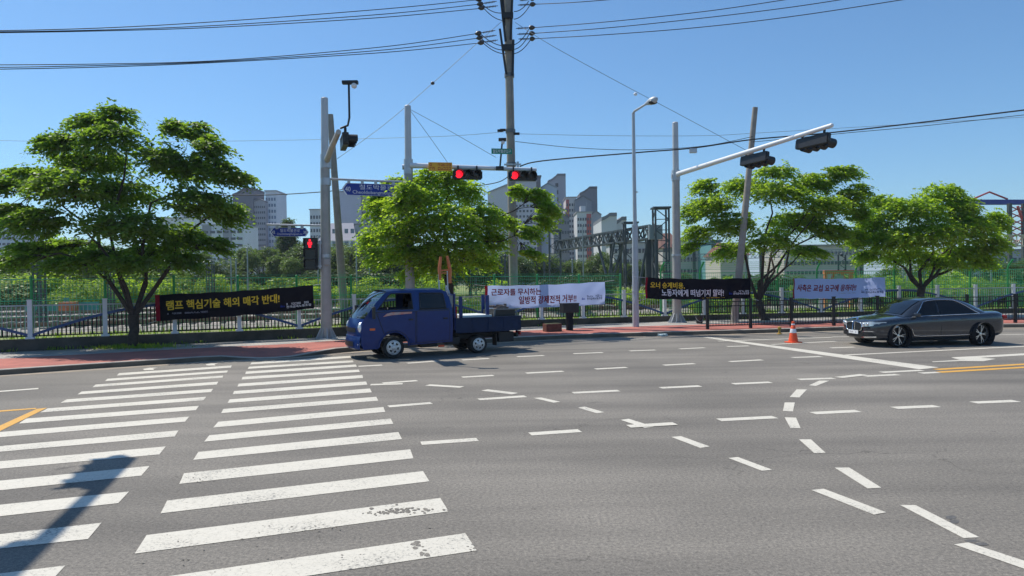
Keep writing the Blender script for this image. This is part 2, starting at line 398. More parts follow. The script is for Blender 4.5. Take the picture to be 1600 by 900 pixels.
M = dict(
    asphalt=asphalt_mat(),
    white_paint=paint_mat('road_white', (0.64, 0.60, 0.51), 0.52),
    yellow_paint=paint_mat('road_yellow', (0.68, 0.36, 0.06), 0.46),
    red_paver=brick_mat('red_paver', (0.48, 0.145, 0.105), (0.40, 0.12, 0.09), (0.26, 0.15, 0.13), 2.4),
    grey_paver=brick_mat('grey_paver', (0.44, 0.41, 0.37), (0.37, 0.35, 0.315), (0.2, 0.19, 0.18), 2.0),
    kerb=mat('kerb_stone', (0.42, 0.37, 0.31), 0.85, var=0.2, scale=2.5, bump=0.3), kerb_face_shaded=mat('kerb_face_shaded', (0.17, 0.145, 0.11), 0.9, scale=2.0, col2=(0.10, 0.085, 0.065), bump=0.3),  # the face is a darker copy: shade and dirt painted into its colour
    gutter=mat('gutter', (0.36, 0.29, 0.21), 0.9, scale=1.6, col2=(0.24, 0.21, 0.175)),
    wall=mat('old_concrete', (0.115, 0.10, 0.082), 0.95, scale=1.1, col2=(0.04, 0.037, 0.028), bump=0.4, bscale=20),
    earth=mat('earth', (0.10, 0.12, 0.05), 0.95, scale=0.3, col2=(0.07, 0.075, 0.035)),
    yard=mat('yard_grass', (0.17, 0.25, 0.04), 0.95, scale=0.5, col2=(0.22, 0.21, 0.085), bump=0.6, bscale=9),
    ballast=mat('ballast', (0.42, 0.38, 0.33), 0.95, scale=3.0, col2=(0.27, 0.25, 0.22), bump=0.8, bscale=14),
    rail=mat('rail_steel', (0.17, 0.11, 0.075), 0.55, 0.4, var=0.2),
    sleeper=mat('sleeper', (0.30, 0.28, 0.25), 0.9, var=0.2),
    bark=mat('bark', (0.075, 0.058, 0.046), 0.95, scale=9, col2=(0.03, 0.024, 0.02), bump=0.8, bscale=25),
    twig=mat('twig', (0.055, 0.045, 0.03), 0.9),
    leaf_dark=leaf_mat('leaf_dark', (0.040, 0.090, 0.014), (0.095, 0.175, 0.026), (0.31, 0.50, 0.032), 0.54),
    leaf_light=leaf_mat('leaf_light', (0.075, 0.150, 0.012), (0.150, 0.250, 0.020), (0.50, 0.72, 0.035), 0.60),
    leaf_mid=leaf_mat('leaf_mid', (0.062, 0.130, 0.013), (0.130, 0.225, 0.022), (0.46, 0.66, 0.035), 0.60),
    leaf_far=leaf_mat('leaf_far', (0.040, 0.080, 0.020), (0.085, 0.145, 0.032), (0.16, 0.25, 0.035), 0.4),
    leaf_far2=leaf_mat('leaf_far2', (0.055, 0.10, 0.022), (0.10, 0.16, 0.034), (0.19, 0.29, 0.04), 0.42), leaf_dusk=leaf_mat('leaf_dusk', (0.030, 0.055, 0.018), (0.055, 0.085, 0.026), (0.09, 0.14, 0.03), 0.3),
    leaf_hedge=leaf_mat('leaf_hedge', (0.07, 0.14, 0.014), (0.13, 0.23, 0.022), (0.28, 0.42, 0.03), 0.45),
    leaf_pale=leaf_mat('leaf_pale', (0.13, 0.19, 0.06), (0.26, 0.31, 0.14), (0.28, 0.36, 0.10), 0.4),
    galv=mat('galvanised', (0.50, 0.52, 0.54), 0.45, 0.55, var=0.1, scale=3),
    pole_tan=mat('painted_pole', (0.40, 0.385, 0.355), 0.6, 0.1, var=0.12, scale=2.5),
    pole_light=mat('pole_upper', (0.52, 0.53, 0.54), 0.5, 0.15, var=0.06, scale=2.5),
    pole_white=mat('white_pole', (0.72, 0.73, 0.74), 0.45, 0.1),
    lamp_grey=mat('lamp_pole', (0.46, 0.50, 0.53), 0.5, 0.2, var=0.06),
    concrete=mat('pole_concrete', (0.36, 0.33, 0.285), 0.9, scale=3.5, col2=(0.27, 0.245, 0.21), bump=0.3),
    black=mat('black_plastic', (0.012, 0.012, 0.013), 0.45),
    black_metal=mat('black_metal', (0.014, 0.015, 0.017), 0.45, 0.2),
    dark_blue_metal=mat('navy_metal', (0.035, 0.05, 0.075), 0.5, 0.1),
    wire=mat('cable_black', (0.02, 0.02, 0.022), 0.6),
    wire_grey=mat('cable_grey', (0.16, 0.17, 0.18), 0.5, 0.3),
    porcelain=mat('insulator', (0.055, 0.045, 0.042), 0.3),
    fence_white=mat('fence_white', (0.66, 0.67, 0.69), 0.5, var=0.08, scale=5),
    fence_pale=mat('fence_pale', (0.38, 0.44, 0.42), 0.5),
    fence_dark=mat('fence_dark', (0.008, 0.011, 0.018), 0.6, spec=0.2),
    fence_blue=mat('fence_blue', (0.028, 0.075, 0.20), 0.5, var=0.2, scale=3),
    fence_green=mat('fence_green', (0.03, 0.30, 0.085), 0.45, 0.0, var=0.1),
    mesh_green=mat('mesh_green', (0.08, 0.46, 0.20), 0.5),
    blue_sign=mat('sign_blue', (0.004, 0.030, 0.30), 0.4),
    green_sign=mat('sign_green', (0.0, 0.22, 0.13), 0.4),
    yellow_sign=mat('sign_yellow', (0.85, 0.42, 0.02), 0.45),
    red_text=mat('text_red', (0.50, 0.07, 0.02), 0.6),
    white=mat('white', (0.80, 0.81, 0.83), 0.5),
    lens_red=mat('lens_red', (0.6, 0.01, 0.02), 0.3, emit=(1.0, 0.012, 0.03), emit_s=1.3),
    lens_off=mat('lens_off', (0.018, 0.018, 0.016), 0.25),
    ban_black=cloth_mat('banner_black', (0.010, 0.010, 0.016), 0.15),
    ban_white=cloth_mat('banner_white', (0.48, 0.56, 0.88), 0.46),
    ban_red=cloth_mat('banner_red', (0.28, 0.012, 0.03), 0.2),
    txt_yellow=cloth_mat('text_yellow', (0.82, 0.58, 0.06), 0.05),
    txt_white=cloth_mat('text_white', (0.80, 0.80, 0.82), 0.05),
    txt_red=cloth_mat('text_dark_red', (0.28, 0.012, 0.03), 0.1),
    txt_blue=cloth_mat('text_blue', (0.03, 0.06, 0.40), 0.1),
    txt_navy=cloth_mat('text_navy', (0.03, 0.05, 0.16), 0.1),
    txt_grey=cloth_mat('text_grey', (0.35, 0.35, 0.42), 0.1),
    truck_blue=mat('truck_paint', (0.004, 0.028, 0.150), 0.28, 0.0, coat=0.25, spec=0.3, var=0.08, scale=6),
    truck_bed=mat('bed_paint', (0.004, 0.017, 0.060), 0.5, 0.0, spec=0.25, var=0.2, scale=6),
    tyre=mat('rubber', (0.018, 0.018, 0.018), 0.85, bump=0.2),
    chassis=mat('chassis', (0.018, 0.018, 0.02), 0.7),
    hub=mat('hubcap', (0.58, 0.59, 0.61), 0.35, 0.6),
    alloy=mat('alloy', (0.55, 0.56, 0.58), 0.25, 0.9),
    chrome=mat('chrome', (0.78, 0.79, 0.81), 0.12, 1.0),
    car_paint=mat('car_paint', (0.034, 0.041, 0.053), 0.15, 0.45, coat=1.0),
    glass_dark=mat('glass_dark', (0.004, 0.005, 0.007), 0.03, 0.0, spec=0.45),
    lens=mat('headlamp', (0.66, 0.70, 0.73), 0.18, 0.15, coat=1.0),
    seat=mat('seat_cloth', (0.03, 0.03, 0.035), 0.9),
    orange=mat('orange_paint', (0.58, 0.16, 0.05), 0.5, var=0.12, scale=8),
    cone_orange=mat('cone_orange', (0.85, 0.10, 0.025), 0.5, var=0.08, scale=8),
    marker=mat('amber', (0.75, 0.14, 0.02), 0.3),
    red_lamp=mat('red_lamp', (0.35, 0.01, 0.01), 0.25),
    foam=mat('pale_panel', (0.66, 0.70, 0.70), 0.7, var=0.08),
    clutter=mat('clutter', (0.35, 0.27, 0.23), 0.8, scale=18, col2=(0.05, 0.045, 0.045)),
    plate=mat('plate', (0.75, 0.76, 0.76), 0.5),
    brass=mat('brass', (0.45, 0.28, 0.05), 0.5, 0.3),
    brown=mat('brown_box', (0.12, 0.045, 0.03), 0.8, var=0.25, scale=9),
    steel=mat('steel_frame', (0.075, 0.09, 0.095), 0.55, 0.4, var=0.15, scale=2),
    steel_pale=mat('steel_pale', (0.30, 0.33, 0.33), 0.5, 0.5),
    teal=mat('teal', (0.06, 0.30, 0.27), 0.6, var=0.15),
    decal=mat('decal', (0.62, 0.16, 0.10), 0.5, scale=9, col2=(0.45, 0.38, 0.36)),
    win=mat('far_window', (0.055, 0.07, 0.095), 0.25),
    steel_blue=mat('steel_blue', (0.03, 0.05, 0.30), 0.6), steel_red=mat('steel_red', (0.45, 0.07, 0.07), 0.6),
)
def clear_glass():
    m = bpy.data.materials.new('clear_glass')
    m.use_nodes = True
    nt = m.node_tree
    nt.nodes.clear()
    out = nt.nodes.new('ShaderNodeOutputMaterial')
    tr = nt.nodes.new('ShaderNodeBsdfTransparent'); tr.inputs['Color'].default_value = (0.62, 0.70, 0.72, 1)
    gl = nt.nodes.new('ShaderNodeBsdfGlossy'); gl.inputs['Roughness'].default_value = 0.03
    fr = nt.nodes.new('ShaderNodeFresnel'); fr.inputs['IOR'].default_value = 1.5
    ad = nt.nodes.new('ShaderNodeMath'); ad.operation = 'ADD'; ad.inputs[1].default_value = 0.08
    mx = nt.nodes.new('ShaderNodeMixShader')
    L = nt.links.new
    L(fr.outputs[0], ad.inputs[0]); L(ad.outputs[0], mx.inputs[0]); L(tr.outputs[0], mx.inputs[1]); L(gl.outputs[0], mx.inputs[2])
    L(mx.outputs[0], out.inputs['Surface'])
    return m
M['glass'] = clear_glass()

# ------------------------------------------------------------------ text (built-in font only), returned as flat 2-D mesh in a unit box
_tc = {}
def text2d(s, bold=0.0, shear=0.0):
    bold = 0.0
    k = (s, bold, shear)
    if k in _tc: return _tc[k]
    c = bpy.data.curves.new('txt', 'FONT')
    c.body = s
    c.offset = bold
    c.shear = shear
    c.resolution_u = 2
    o = bpy.data.objects.new('txt', c)
    COL.objects.link(o)
    me = bpy.data.meshes.new_from_object(o.evaluated_get(bpy.context.evaluated_depsgraph_get()))
    vs = np.array([v.co[:2] for v in me.vertices])
    fs = [tuple(p.vertices) for p in me.polygons]
    bpy.data.objects.remove(o)
    bpy.data.curves.remove(c)
    bpy.data.meshes.remove(me)
    lo, hi = vs.min(0), vs.max(0)
    vs = (vs - lo) / (hi - lo)
    _tc[k] = (vs, fs, hi - lo)
    return _tc[k]
def text_on(mb, s, fn, u0, u1, v0, v1, bold=0.018, shear=0.0):     # fn(u, v) -> 3-D point; v runs downwards
    vs, fs, dm = text2d(s, bold, shear)
    for i, (sx, sy) in enumerate(((0, 0), (1, 0), (-1, 0), (0, 1), (0, -1)) if bold else ((0, 0),)):
        ex, ey = sx * bold / dm[0], sy * bold * 0.7 / dm[1]
        P = [fn(u0 + (u1 - u0) * (x + ex), v1 + (v0 - v1) * (y + ey)) for x, y in vs]
        d = (CAM - P[0]).normalized() * 0.0007 * i               # layered a hair apart
        mb.add([p + d for p in P], fs)
def bars_on(mb, fn, u0, u1, v0, v1, n, seed=1):                     # illegible small print: rows of little strokes
    r = random.Random(seed)
    du = (u1 - u0) / n
    for i in range(n):
        if r.random() < 0.16: continue
        a, b = u0 + du * (i + 0.1), u0 + du * (i + 0.85)
        dv = v1 - v0
        for (p, q, s, t) in ((a, b, 0.0, 0.22), (a, b, 0.7, 0.95), (a, a + (b - a) * 0.25, 0.1, 0.8), (b - (b - a) * 0.25, b, 0.2, 0.9)):
            if r.random() < 0.25: continue
            mb.add([fn(p, v0 + dv * s), fn(q, v0 + dv * s), fn(q, v0 + dv * t), fn(p, v0 + dv * t)], [(0, 1, 2, 3)])

# ------------------------------------------------------------------ ground lines
def extend(pts, dl, dr):
    a = pts[0] + (pts[0] - pts[1]).normalized() * dl
    b = pts[-1] + (pts[-1] - pts[-2]).normalized() * dr
    return [a] + pts + [b]
KPX = [(-150, 596.5), (0, 586.5), (120, 578), (220, 571.5), (310, 565.5), (345, 563), (395, 561.5), (450, 559.5), (485, 556), (520, 552), (580, 547), (700, 539.5), (860, 530), (1020, 525), (1180, 521), (1310, 516.5), (1450, 513.5), (1600, 511.5), (1800, 511)]
KERB = [G(x, y) for x, y in KPX]
WPX = [-150, 50, 258, 443, 528, 700, 897, 1091, 1214, 1334, 1555, 1800]
WD = [21.3, 22.6, 24.3, 26.0, 27.0, 29.2, 32.0, 33.8, 34.8, 35.3, 36.2, 36.9]
def wall_D(px): return float(np.interp(px, WPX, WD))
def wall_pt(px, off=0.0, z=0.0): return gx(px, wall_D(px) - off, z)
WALL = [wall_pt(p) for p in WPX]
WALL = extend(WALL, 70, 70)
KERB_X = extend(KERB, 70, 70)
class Line:
    def __init__(s, pts):
        s.p = [Vector((p.x, p.y, 0)) for p in pts]
        s.s = [0.0]
        for a, b in zip(s.p, s.p[1:]): s.s.append(s.s[-1] + (b - a).length)
    def at(s, t, off=0.0, z=0.0):               # off > 0: away from the camera side
        t = min(max(t, 0), s.s[-1])
        i = 0
        while i < len(s.s) - 2 and s.s[i + 1] < t: i += 1
        a, b = s.p[i], s.p[i + 1]
        d = (b - a).normalized()
        p = a + d * (t - s.s[i])
        n = Vector((-d.y, d.x, 0))
        return Vector((p.x + n.x * off, p.y + n.y * off, z))
    def dir(s, t):
        d = s.at(t + 0.3) - s.at(t - 0.3)
        return math.atan2(d.y, d.x)
    def near(s, q):
        best = min(((s.at(t) - Vector((q.x, q.y, 0))).length, t) for t in np.arange(0, s.s[-1], 0.1))
        return best[1]
def smooth_pts(pts, n=2):
    pts = [Vector((p.x, p.y, 0)) for p in pts]
    for _ in range(n):
        q = [pts[0]]
        for a, b in zip(pts, pts[1:]):
            q += [a * 0.75 + b * 0.25, a * 0.25 + b * 0.75]
        pts = q + [pts[-1]]
    return pts
WL = Line(smooth_pts(WALL))
KL = Line(smooth_pts(KERB_X))
def wall_top(t):                                 # the wall is a little lower towards the right
    x = WL.at(t).x
    return float(np.interp(x, [-15, -6, 3, 12], [0.53, 0.48, 0.42, 0.38]))

# ------------------------------------------------------------------ setting: ground, road, sidewalk, yard
def sheet(name, pts, m, z):
    b = MB()
    b.add([(p[0], p[1], z) for p in pts], [tuple(range(len(pts)))])
    return tag(b.build(name, m), kind='structure')
sheet('ground', [(-2500, -900), (2500, -900), (2500, 3500), (-2500, 3500)], M['earth'], -0.06)
rb = MB()
ts = list(np.linspace(0, KL.s[-1], 120))
far_e = [KL.at(t, 0.6) for t in ts]
rb.grid([[Vector((p.x, -70, 0)) for p in far_e], far_e])
tag(rb.build('road', M['asphalt']), kind='structure')
# gutter strip along the kerb
gb = MB()
gb.grid([[KL.at(t, -0.02, 0.004) for t in ts], [KL.at(t, -0.42 - 0.06 * math.sin(t * 1.3), 0.004) for t in ts]])
tag(gb.build('gutter', M['gutter']), kind='structure')
# dropped kerb at the crossing
t_drop = [KL.near(G(x, y)) for x, y in ((342, 563), (395, 561.5), (450, 559.5), (525, 551.5))]
def kerb_h(t):
    return float(np.interp(t, t_drop, [0.14, 0.03, 0.03, 0.15]))
tk = sorted(set(list(np.arange(0, KL.s[-1], 0.5))))
kb, kt = MB(), MB()
rows = [[], [], [], []]
for t in tk:
    h = kerb_h(t)
    rows[0].append(KL.at(t, 0, -0.02)); rows[1].append(KL.at(t, 0.012, h - 0.015)); rows[2].append(KL.at(t, 0.17, h + 0.004)); rows[3].append(KL.at(t, 0.17, -0.02))
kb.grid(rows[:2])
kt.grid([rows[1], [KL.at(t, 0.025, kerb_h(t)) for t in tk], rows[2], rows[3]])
tag(kb.build('kerb', M['kerb_face_shaded']), kind='structure')
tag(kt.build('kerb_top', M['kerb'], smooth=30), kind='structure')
def walk(name, f0, f1, m, dz):
    b = MB()
    rws = []
    fr = np.linspace(f0, f1, 6)
    for f in fr:
        row = []
        for t in tk:
            k = KL.at(t, 0.17)
            w = WL.at(WL_T[t], -0.05)
            p = k.lerp(w, f)
            h = 0.15 - (0.15 - kerb_h(t)) * max(0, 1 - f * 1.9)
            row.append(Vector((p.x, p.y, h - 0.002 + dz)))
        rws.append(row)
    b.grid(rws)
    return tag(b.build(name, m, smooth=40), kind='structure')
_cand = [(t, WL.at(t)) for t in np.arange(0, WL.s[-1], 0.2)]
WL_T = {}
for t in tk:
    k = KL.at(t)
    n = KL.at(t, 1.0) - k
    best = min(_cand, key=lambda c: (c[1] - k).length)
    WL_T[t] = best[0]
walk('sidewalk_red_paving', 0.0, 0.56, M['red_paver'], 0.0)
walk('sidewalk_grey_paving', 0.56, 1.0, M['grey_paver'], 0.001)
# yard beyond the wall
yb = MB()
tw = list(np.linspace(0, WL.s[-1], 90))
offs = [0.12, 3, 8, 16, 30, 60, 120, 250]
yr = []
for o_ in offs:
    row = []
    for t in tw:
        p = WL.at(t, o_)
        row.append(Vector((p.x, p.y, (wall_top(t) - 0.06) if o_ < 1 else 0.16 + (0.05 * math.sin(p.x * 0.7 + o_) if o_ < 40 else 0))))
    yr.append(row)
yb.grid(yr)
tag(yb.build('yard_ground', M['yard'], smooth=60), kind='structure')

# ------------------------------------------------------------------ painted markings
def marking(name, polys, m, z=0.004):
    for q in polys:
        b = MB()
        b.add([G(x, y, z) for x, y in q], [tuple(range(len(q)))])
        tag(b.build(name, m), kind='structure')
RIGHT = [((393, 566.5), (547, 556), (549, 559), (391, 569.5)), ((389, 573), (551, 563), (552.5, 566), (387, 576.3)), ((384.5, 580.5), (556, 569.5), (557.5, 573), (383, 584.3)),
         ((379, 588.8), (560.5, 577.5), (562, 581), (377.5, 593)), ((373, 599.5), (566, 586), (567.5, 590.5), (371, 604)), ((366, 611), (572, 596), (574, 601), (363.5, 616)),
         ((359, 624), (578, 607), (581, 613), (355.5, 629.5)), ((349, 639), (588, 620), (591, 626), (345.5, 645.5)), ((341, 659), (599, 636), (602, 643.5), (333, 668)),
         ((327, 680), (610.5, 654), (614.5, 662), (319, 690)), ((310, 706), (622.5, 675), (628, 686), (302, 718.5)), ((287.5, 739.5), (641, 702), (646, 716), (280, 756)),
         ((261, 782), (661, 736), (671, 752), (251, 802)), ((229, 836), (688, 778), (701, 799), (210.5, 865)), ((200, 909.5), (727, 833), (745, 860), (170, 946))]
LEFT = [((186, 583), (362, 571), (361, 574.3), (182.5, 586.8)), ((168, 591.8), (356, 578.8), (354.5, 582), (164, 595.5)), ((149.5, 600.8), (349, 586.8), (347.5, 590), (144.5, 605)),
        ((127.5, 611.8), (341, 596.3), (338.5, 600.8), (121, 616.3)), ((104, 624), (333, 607.5), (329.5, 612.5), (94.5, 629.5)), ((74.5, 638), (322, 620), (318, 625.5), (62.5, 644.5)),
        ((41, 654), (311, 634), (306, 640.8), (29, 661.8)), ((0, 675), (296, 650.8), (289, 658.8), (-14, 684.2))]
for (xr, yr0, xr2, yr1, yl0, yl1, xl) in ((279, 672.5, 273, 682, 697, 705.8, -50), (259, 697.5, 249, 710, 720.7, 732.3, -110), (233.8, 728, 221, 743, 751, 766, -180),
                                           (201.6, 768, 184.8, 786, 788.6, 806.5, -270), (158.7, 816.7, 137.5, 842, 834.6, 857, -300), (102, 883.5, 78, 910, 896, 920, -300)):
    s0, s1 = (yl0 - yr0) / xr, (yl1 - yr1) / xr2
    LEFT.append(((xl, yl0 - s0 * xl), (xr, yr0), (xr2, yr1), (xl - 30, yl1 - s1 * (xl - 30))))
marking('crosswalk_stripe', RIGHT + LEFT, M['white_paint'])
def dash(name, lines, m, w=0.17, z=0.004):
    for (x0, y0, x1, y1) in lines:
        a, c = G(x0, y0, z), G(x1, y1, z)
        d = (c - a).normalized()
        n = Vector((-d.y, d.x, 0)) * (w / 2)
        b = MB()
        b.add([a - n, c - n, c + n, a + n], [(0, 1, 2, 3)])
        tag(b.build(name, m), kind='structure')
dash('lane_dash', [(560, 572.3, 597, 570.3), (636, 567.5, 683, 564), (722, 562.5, 764, 560), (808, 557.3, 850, 555.3), (579, 601, 629, 599.5), (668, 601.5, 722, 604.7),
     (722, 589.3, 771, 586.5), (757, 609.3, 805, 615), (748, 624, 821, 619), (822, 583, 880, 580), (607, 635, 674, 629.5), (658, 692.5, 746, 686.5), (828, 678, 906, 672.7), (896, 552.5, 942, 550.7),
     (984, 548.3, 1024, 546.8), (1062, 545, 1101, 543.2), (1136, 541.3, 1170, 540.4), (930, 576.5, 979, 574), (1037, 570.6, 1085, 568), (1140, 565, 1191, 562.2), (1237.5, 558.7, 1283, 557),
     (895, 613.7, 967, 610.3), (1032, 606, 1094, 603), (1145, 599.7, 1204, 597.2), (1123, 656, 1211, 651.6), (1270, 645.5, 1341, 642), (1397, 637.3, 1464, 634.4),
     (1521, 629, 1588, 626.3), (1640, 623, 1710, 620), (1298, 543.5, 1335, 542.3), (1248, 592.8, 1303, 591), (1351, 587.7, 1403, 585.2), (1377, 581.8, 1440, 578.5), (1438, 583, 1466, 581.7), (-40, 614.5, 60, 607)], M['white_paint'], 0.2)
dash('lane_dash', [(598, 598.6, 652, 594.7), (982, 666, 1055, 661.6), (1310, 589.8, 1350, 585.2)], M['white_paint'], 0.2, 0.008)
marking('turning_guide_dash', [((1264, 602), (1280, 594.7), (1296, 594.7), (1275, 603)), ((1233.8, 620.3), (1244.7, 608.4), (1261, 608.4), (1249, 621)), ((1223.4, 642), (1226, 628.8), (1242, 628.8), (1239, 642.8)),
        ((1226, 652), (1243.8, 652.5), (1251, 668.8), (1235, 668.8)), ((1248.4, 686.4), (1267, 686.4), (1290, 707.4), (1272.4, 708)), ((1304, 730.5), (1327, 730.5), (1377.4, 762), (1355.5, 763)),
        ((1406.5, 789), (1430.5, 789), (1530.4, 839.4), (1505.5, 840.6)), ((1138, 715.5), (1153, 714), (1206.4, 733.8), (1190.5, 735.6)), ((1268, 765.6), (1287, 763.5), (1385, 800.4), (1365.4, 804)),
        ((1490.5, 850.5), (1513, 847.5), (1640, 889), (1622, 896)), ((1049, 682.7), (1064, 681.3), (1109, 697.5), (1094, 699.8)), ((969.7, 656), (982.3, 654.2), (1021.5, 666.6), (1007.3, 668.5)),
        ((902.8, 636.9), (913.4, 635.2), (944.3, 644), (932.4, 645.7)), ((834, 621.8), (845.8, 621), (875.6, 627.7), (865, 629.2))], M['white_paint'])
marking('stop_line', [((1098, 527), (1112, 527), (1467, 574), (1437, 577))], M['white_paint'], 0.004)
dash('lane_line', [(1322, 554.6, 1760, 533.5), (1300, 526.5, 1760, 520), (1122, 533, 1300, 527), (1205, 538.3, 1306, 533.2)], M['white_paint'], 0.17, 0.006)
marking('turn_arrow', [((1456, 564.8), (1499, 562.3), (1486, 558.3), (1512, 557), (1700, 546.5), (1700, 549.3), (1531, 559), (1556, 560.6), (1537, 564.2), (1500, 564), (1458, 565.8))], M['white_paint'])
dash('centre_line', [(1462, 577.3, 1760, 559.5), (1467, 581.5, 1760, 564.5)], M['yellow_paint'], 0.2)
marking('island_line', [((57.5, 638.8), (74, 637), (-60, 703), (-80, 701)), ((-60, 645.5), (57, 637.2), (56, 639.0), (-60, 648))], M['yellow_paint'])
marking('crosswalk_mark', [((223, 576.6), (234, 574.6), (247, 574.6), (239, 576.2), (241, 578), (226, 578.4)), ((321, 569.4), (330, 567.8), (341, 567.8), (335, 569.2), (337, 571), (324, 571))], M['white_paint'])
# places where the paint of the nearest bars has chipped off, and an oil drip
_cr = random.Random(8)
def chips(cx, cy, sx, sy, n, r0, r1):
    b = MB()
    for i in range(n):
        x, y = _cr.gauss(cx, sx), _cr.gauss(cy, sy)
        r = _cr.uniform(r0, r1)
        m = 7
        b.add([G(x + r * 2.2 * _cr.uniform(.5, 1.2) * math.cos(6.283 * k / m), y + r * _cr.uniform(.5, 1.2) * math.sin(6.283 * k / m), 0.0056 + 0.00005 * i) for k in range(m)], [tuple(range(m))])
    return b
for a in ((632, 797, 24, 2.6, 46, .7, 1.9), (600, 801, 18, 2.0, 26, .6, 1.8), (650, 850, 3, 4, 6, 1.2, 3.0), (661, 864, 4, 3, 6, 1.2, 3.0), (480, 826, 60, 3, 18, .4, 1.1), (300, 747, 14, 3, 26, .3, .8), (420, 842, 80, 3, 14, .4, 1.0), (440, 870, 90, 9, 16, .4, 1.2), (736, 857, 5, 3, 5, .6, 1.4)):
    tag(chips(*a).build('paint_wear', M['asphalt']), kind='structure')
b = MB()
for (cx, cy, rx, ry) in ((1486, 808, 9, 3.5), (1491, 815, 8, 4), (1518, 845, 12, 2.5), (1532, 850, 15, 2.5)):
    b.add([G(cx + rx * _cr.uniform(.7, 1.1) * math.cos(6.283 * k / 14), cy + ry * _cr.uniform(.7, 1.1) * math.sin(6.283 * k / 14), 0.0022 + 0.0004 * (cx % 3)) for k in range(14)], [tuple(range(14))])
tag(b.build('oil_drip', mat('oil_drip', (0.105, 0.10, 0.093), 0.7, var=0.35, scale=25)), kind='structure')

# ------------------------------------------------------------------ low wall and fences
o = WL.at(30, 0, 0)
wb = MB()
rws = [[], [], [], []]
for t in np.arange(0, WL.s[-1], 1.0):
    h = wall_top(t)
    rws[0].append(WL.at(t, -0.13, -0.02)); rws[1].append(WL.at(t, -0.13, h)); rws[2].append(WL.at(t, 0.13, h)); rws[3].append(WL.at(t, 0.13, -0.02))
wb.grid(rws)
lw = wb.build('low_wall', M['wall'])
tag(lw, 'low stained concrete wall carrying the picket fence behind the sidewalk', 'wall')

S0 = WL.near(wall_pt(50))
BAY = 2.08
t0, t1 = S0 - 8 * BAY, S0 + 30 * BAY
root = thing('picket_fence', 'white post picket fence with blue wave band on the low wall', 'fence', WL.at(S0, 0, wall_top(S0)))
O = root.location.copy()
posts = list(np.arange(t0, t1, BAY))
post_me = None
def wave(t):
    ph = ((t - S0) / (4 * BAY)) % 1.0
    return 0.10 + 0.92 * math.sin(math.pi * ph)
for i, t in enumerate(posts):
    h = wall_top(t)
    if post_me is None:
        b = MB()
        b.box((0, 0, 0.61), (0.13, 0.13, 1.22)); b.box((0, 0, 1.235), (0.15, 0.15, 0.03)); b.box((0, 0, 0.03), (0.24, 0.24, 0.06))
        p = b.build('post', M['fence_white'], root)
        post_me = p.data
    else:
        p = bpy.data.objects.new('post', post_me); COL.objects.link(p); p.parent = root
    p.location = WL.at(t, 0, h) - O
    p.rotation_euler = (0, 0, WL.dir(t))
    if i == len(posts) - 1: break
    up, lo, wv = MB(), MB(), MB()
    n = 17
    for k in range(1, n):
        tt = t + BAY * k / n
        hh = wall_top(tt)
        z = wave(tt)
        if z < 1.0: up.bar(WL.at(tt, 0, hh + z), WL.at(tt, 0, hh + 1.04), 0.016, 0.016)
        lo.bar(WL.at(tt, 0, hh + 0.07), WL.at(tt, 0, hh + z), 0.03, 0.03)
    a, c = t + 0.07, t + BAY - 0.07
    up.bar(WL.at(a, 0, wall_top(a) + 1.06), WL.at(c, 0, wall_top(c) + 1.06), 0.04, 0.045)
    lo.bar(WL.at(a, 0, wall_top(a) + 0.09), WL.at(c, 0, wall_top(c) + 0.09), 0.035, 0.035)
    zr = 0.36
    pts = [WL.at(t + BAY * k / 8, 0, wall_top(t) + zr) for k in range(9) if wave(t + BAY * k / 8) > zr]
    if len(pts) > 1: lo.path(pts, 0.014, 4)
    pts = [WL.at(t + 0.066 + (BAY - 0.132) * k / 8, -0.03, wall_top(t + BAY * k / 8) + wave(t + 0.066 + (BAY - 0.132) * k / 8)) for k in range(9)]
    for q0, q1 in zip(pts, pts[1:]): wv.bar(q0, q1, 0.03, 0.085)
    up.build('picket_panel', M['fence_pale'], root, o=O)
    lo.build('picket_panel', M['fence_dark'], root, o=O)
    wv.build('wave_band', M['fence_blue'], root, o=O)

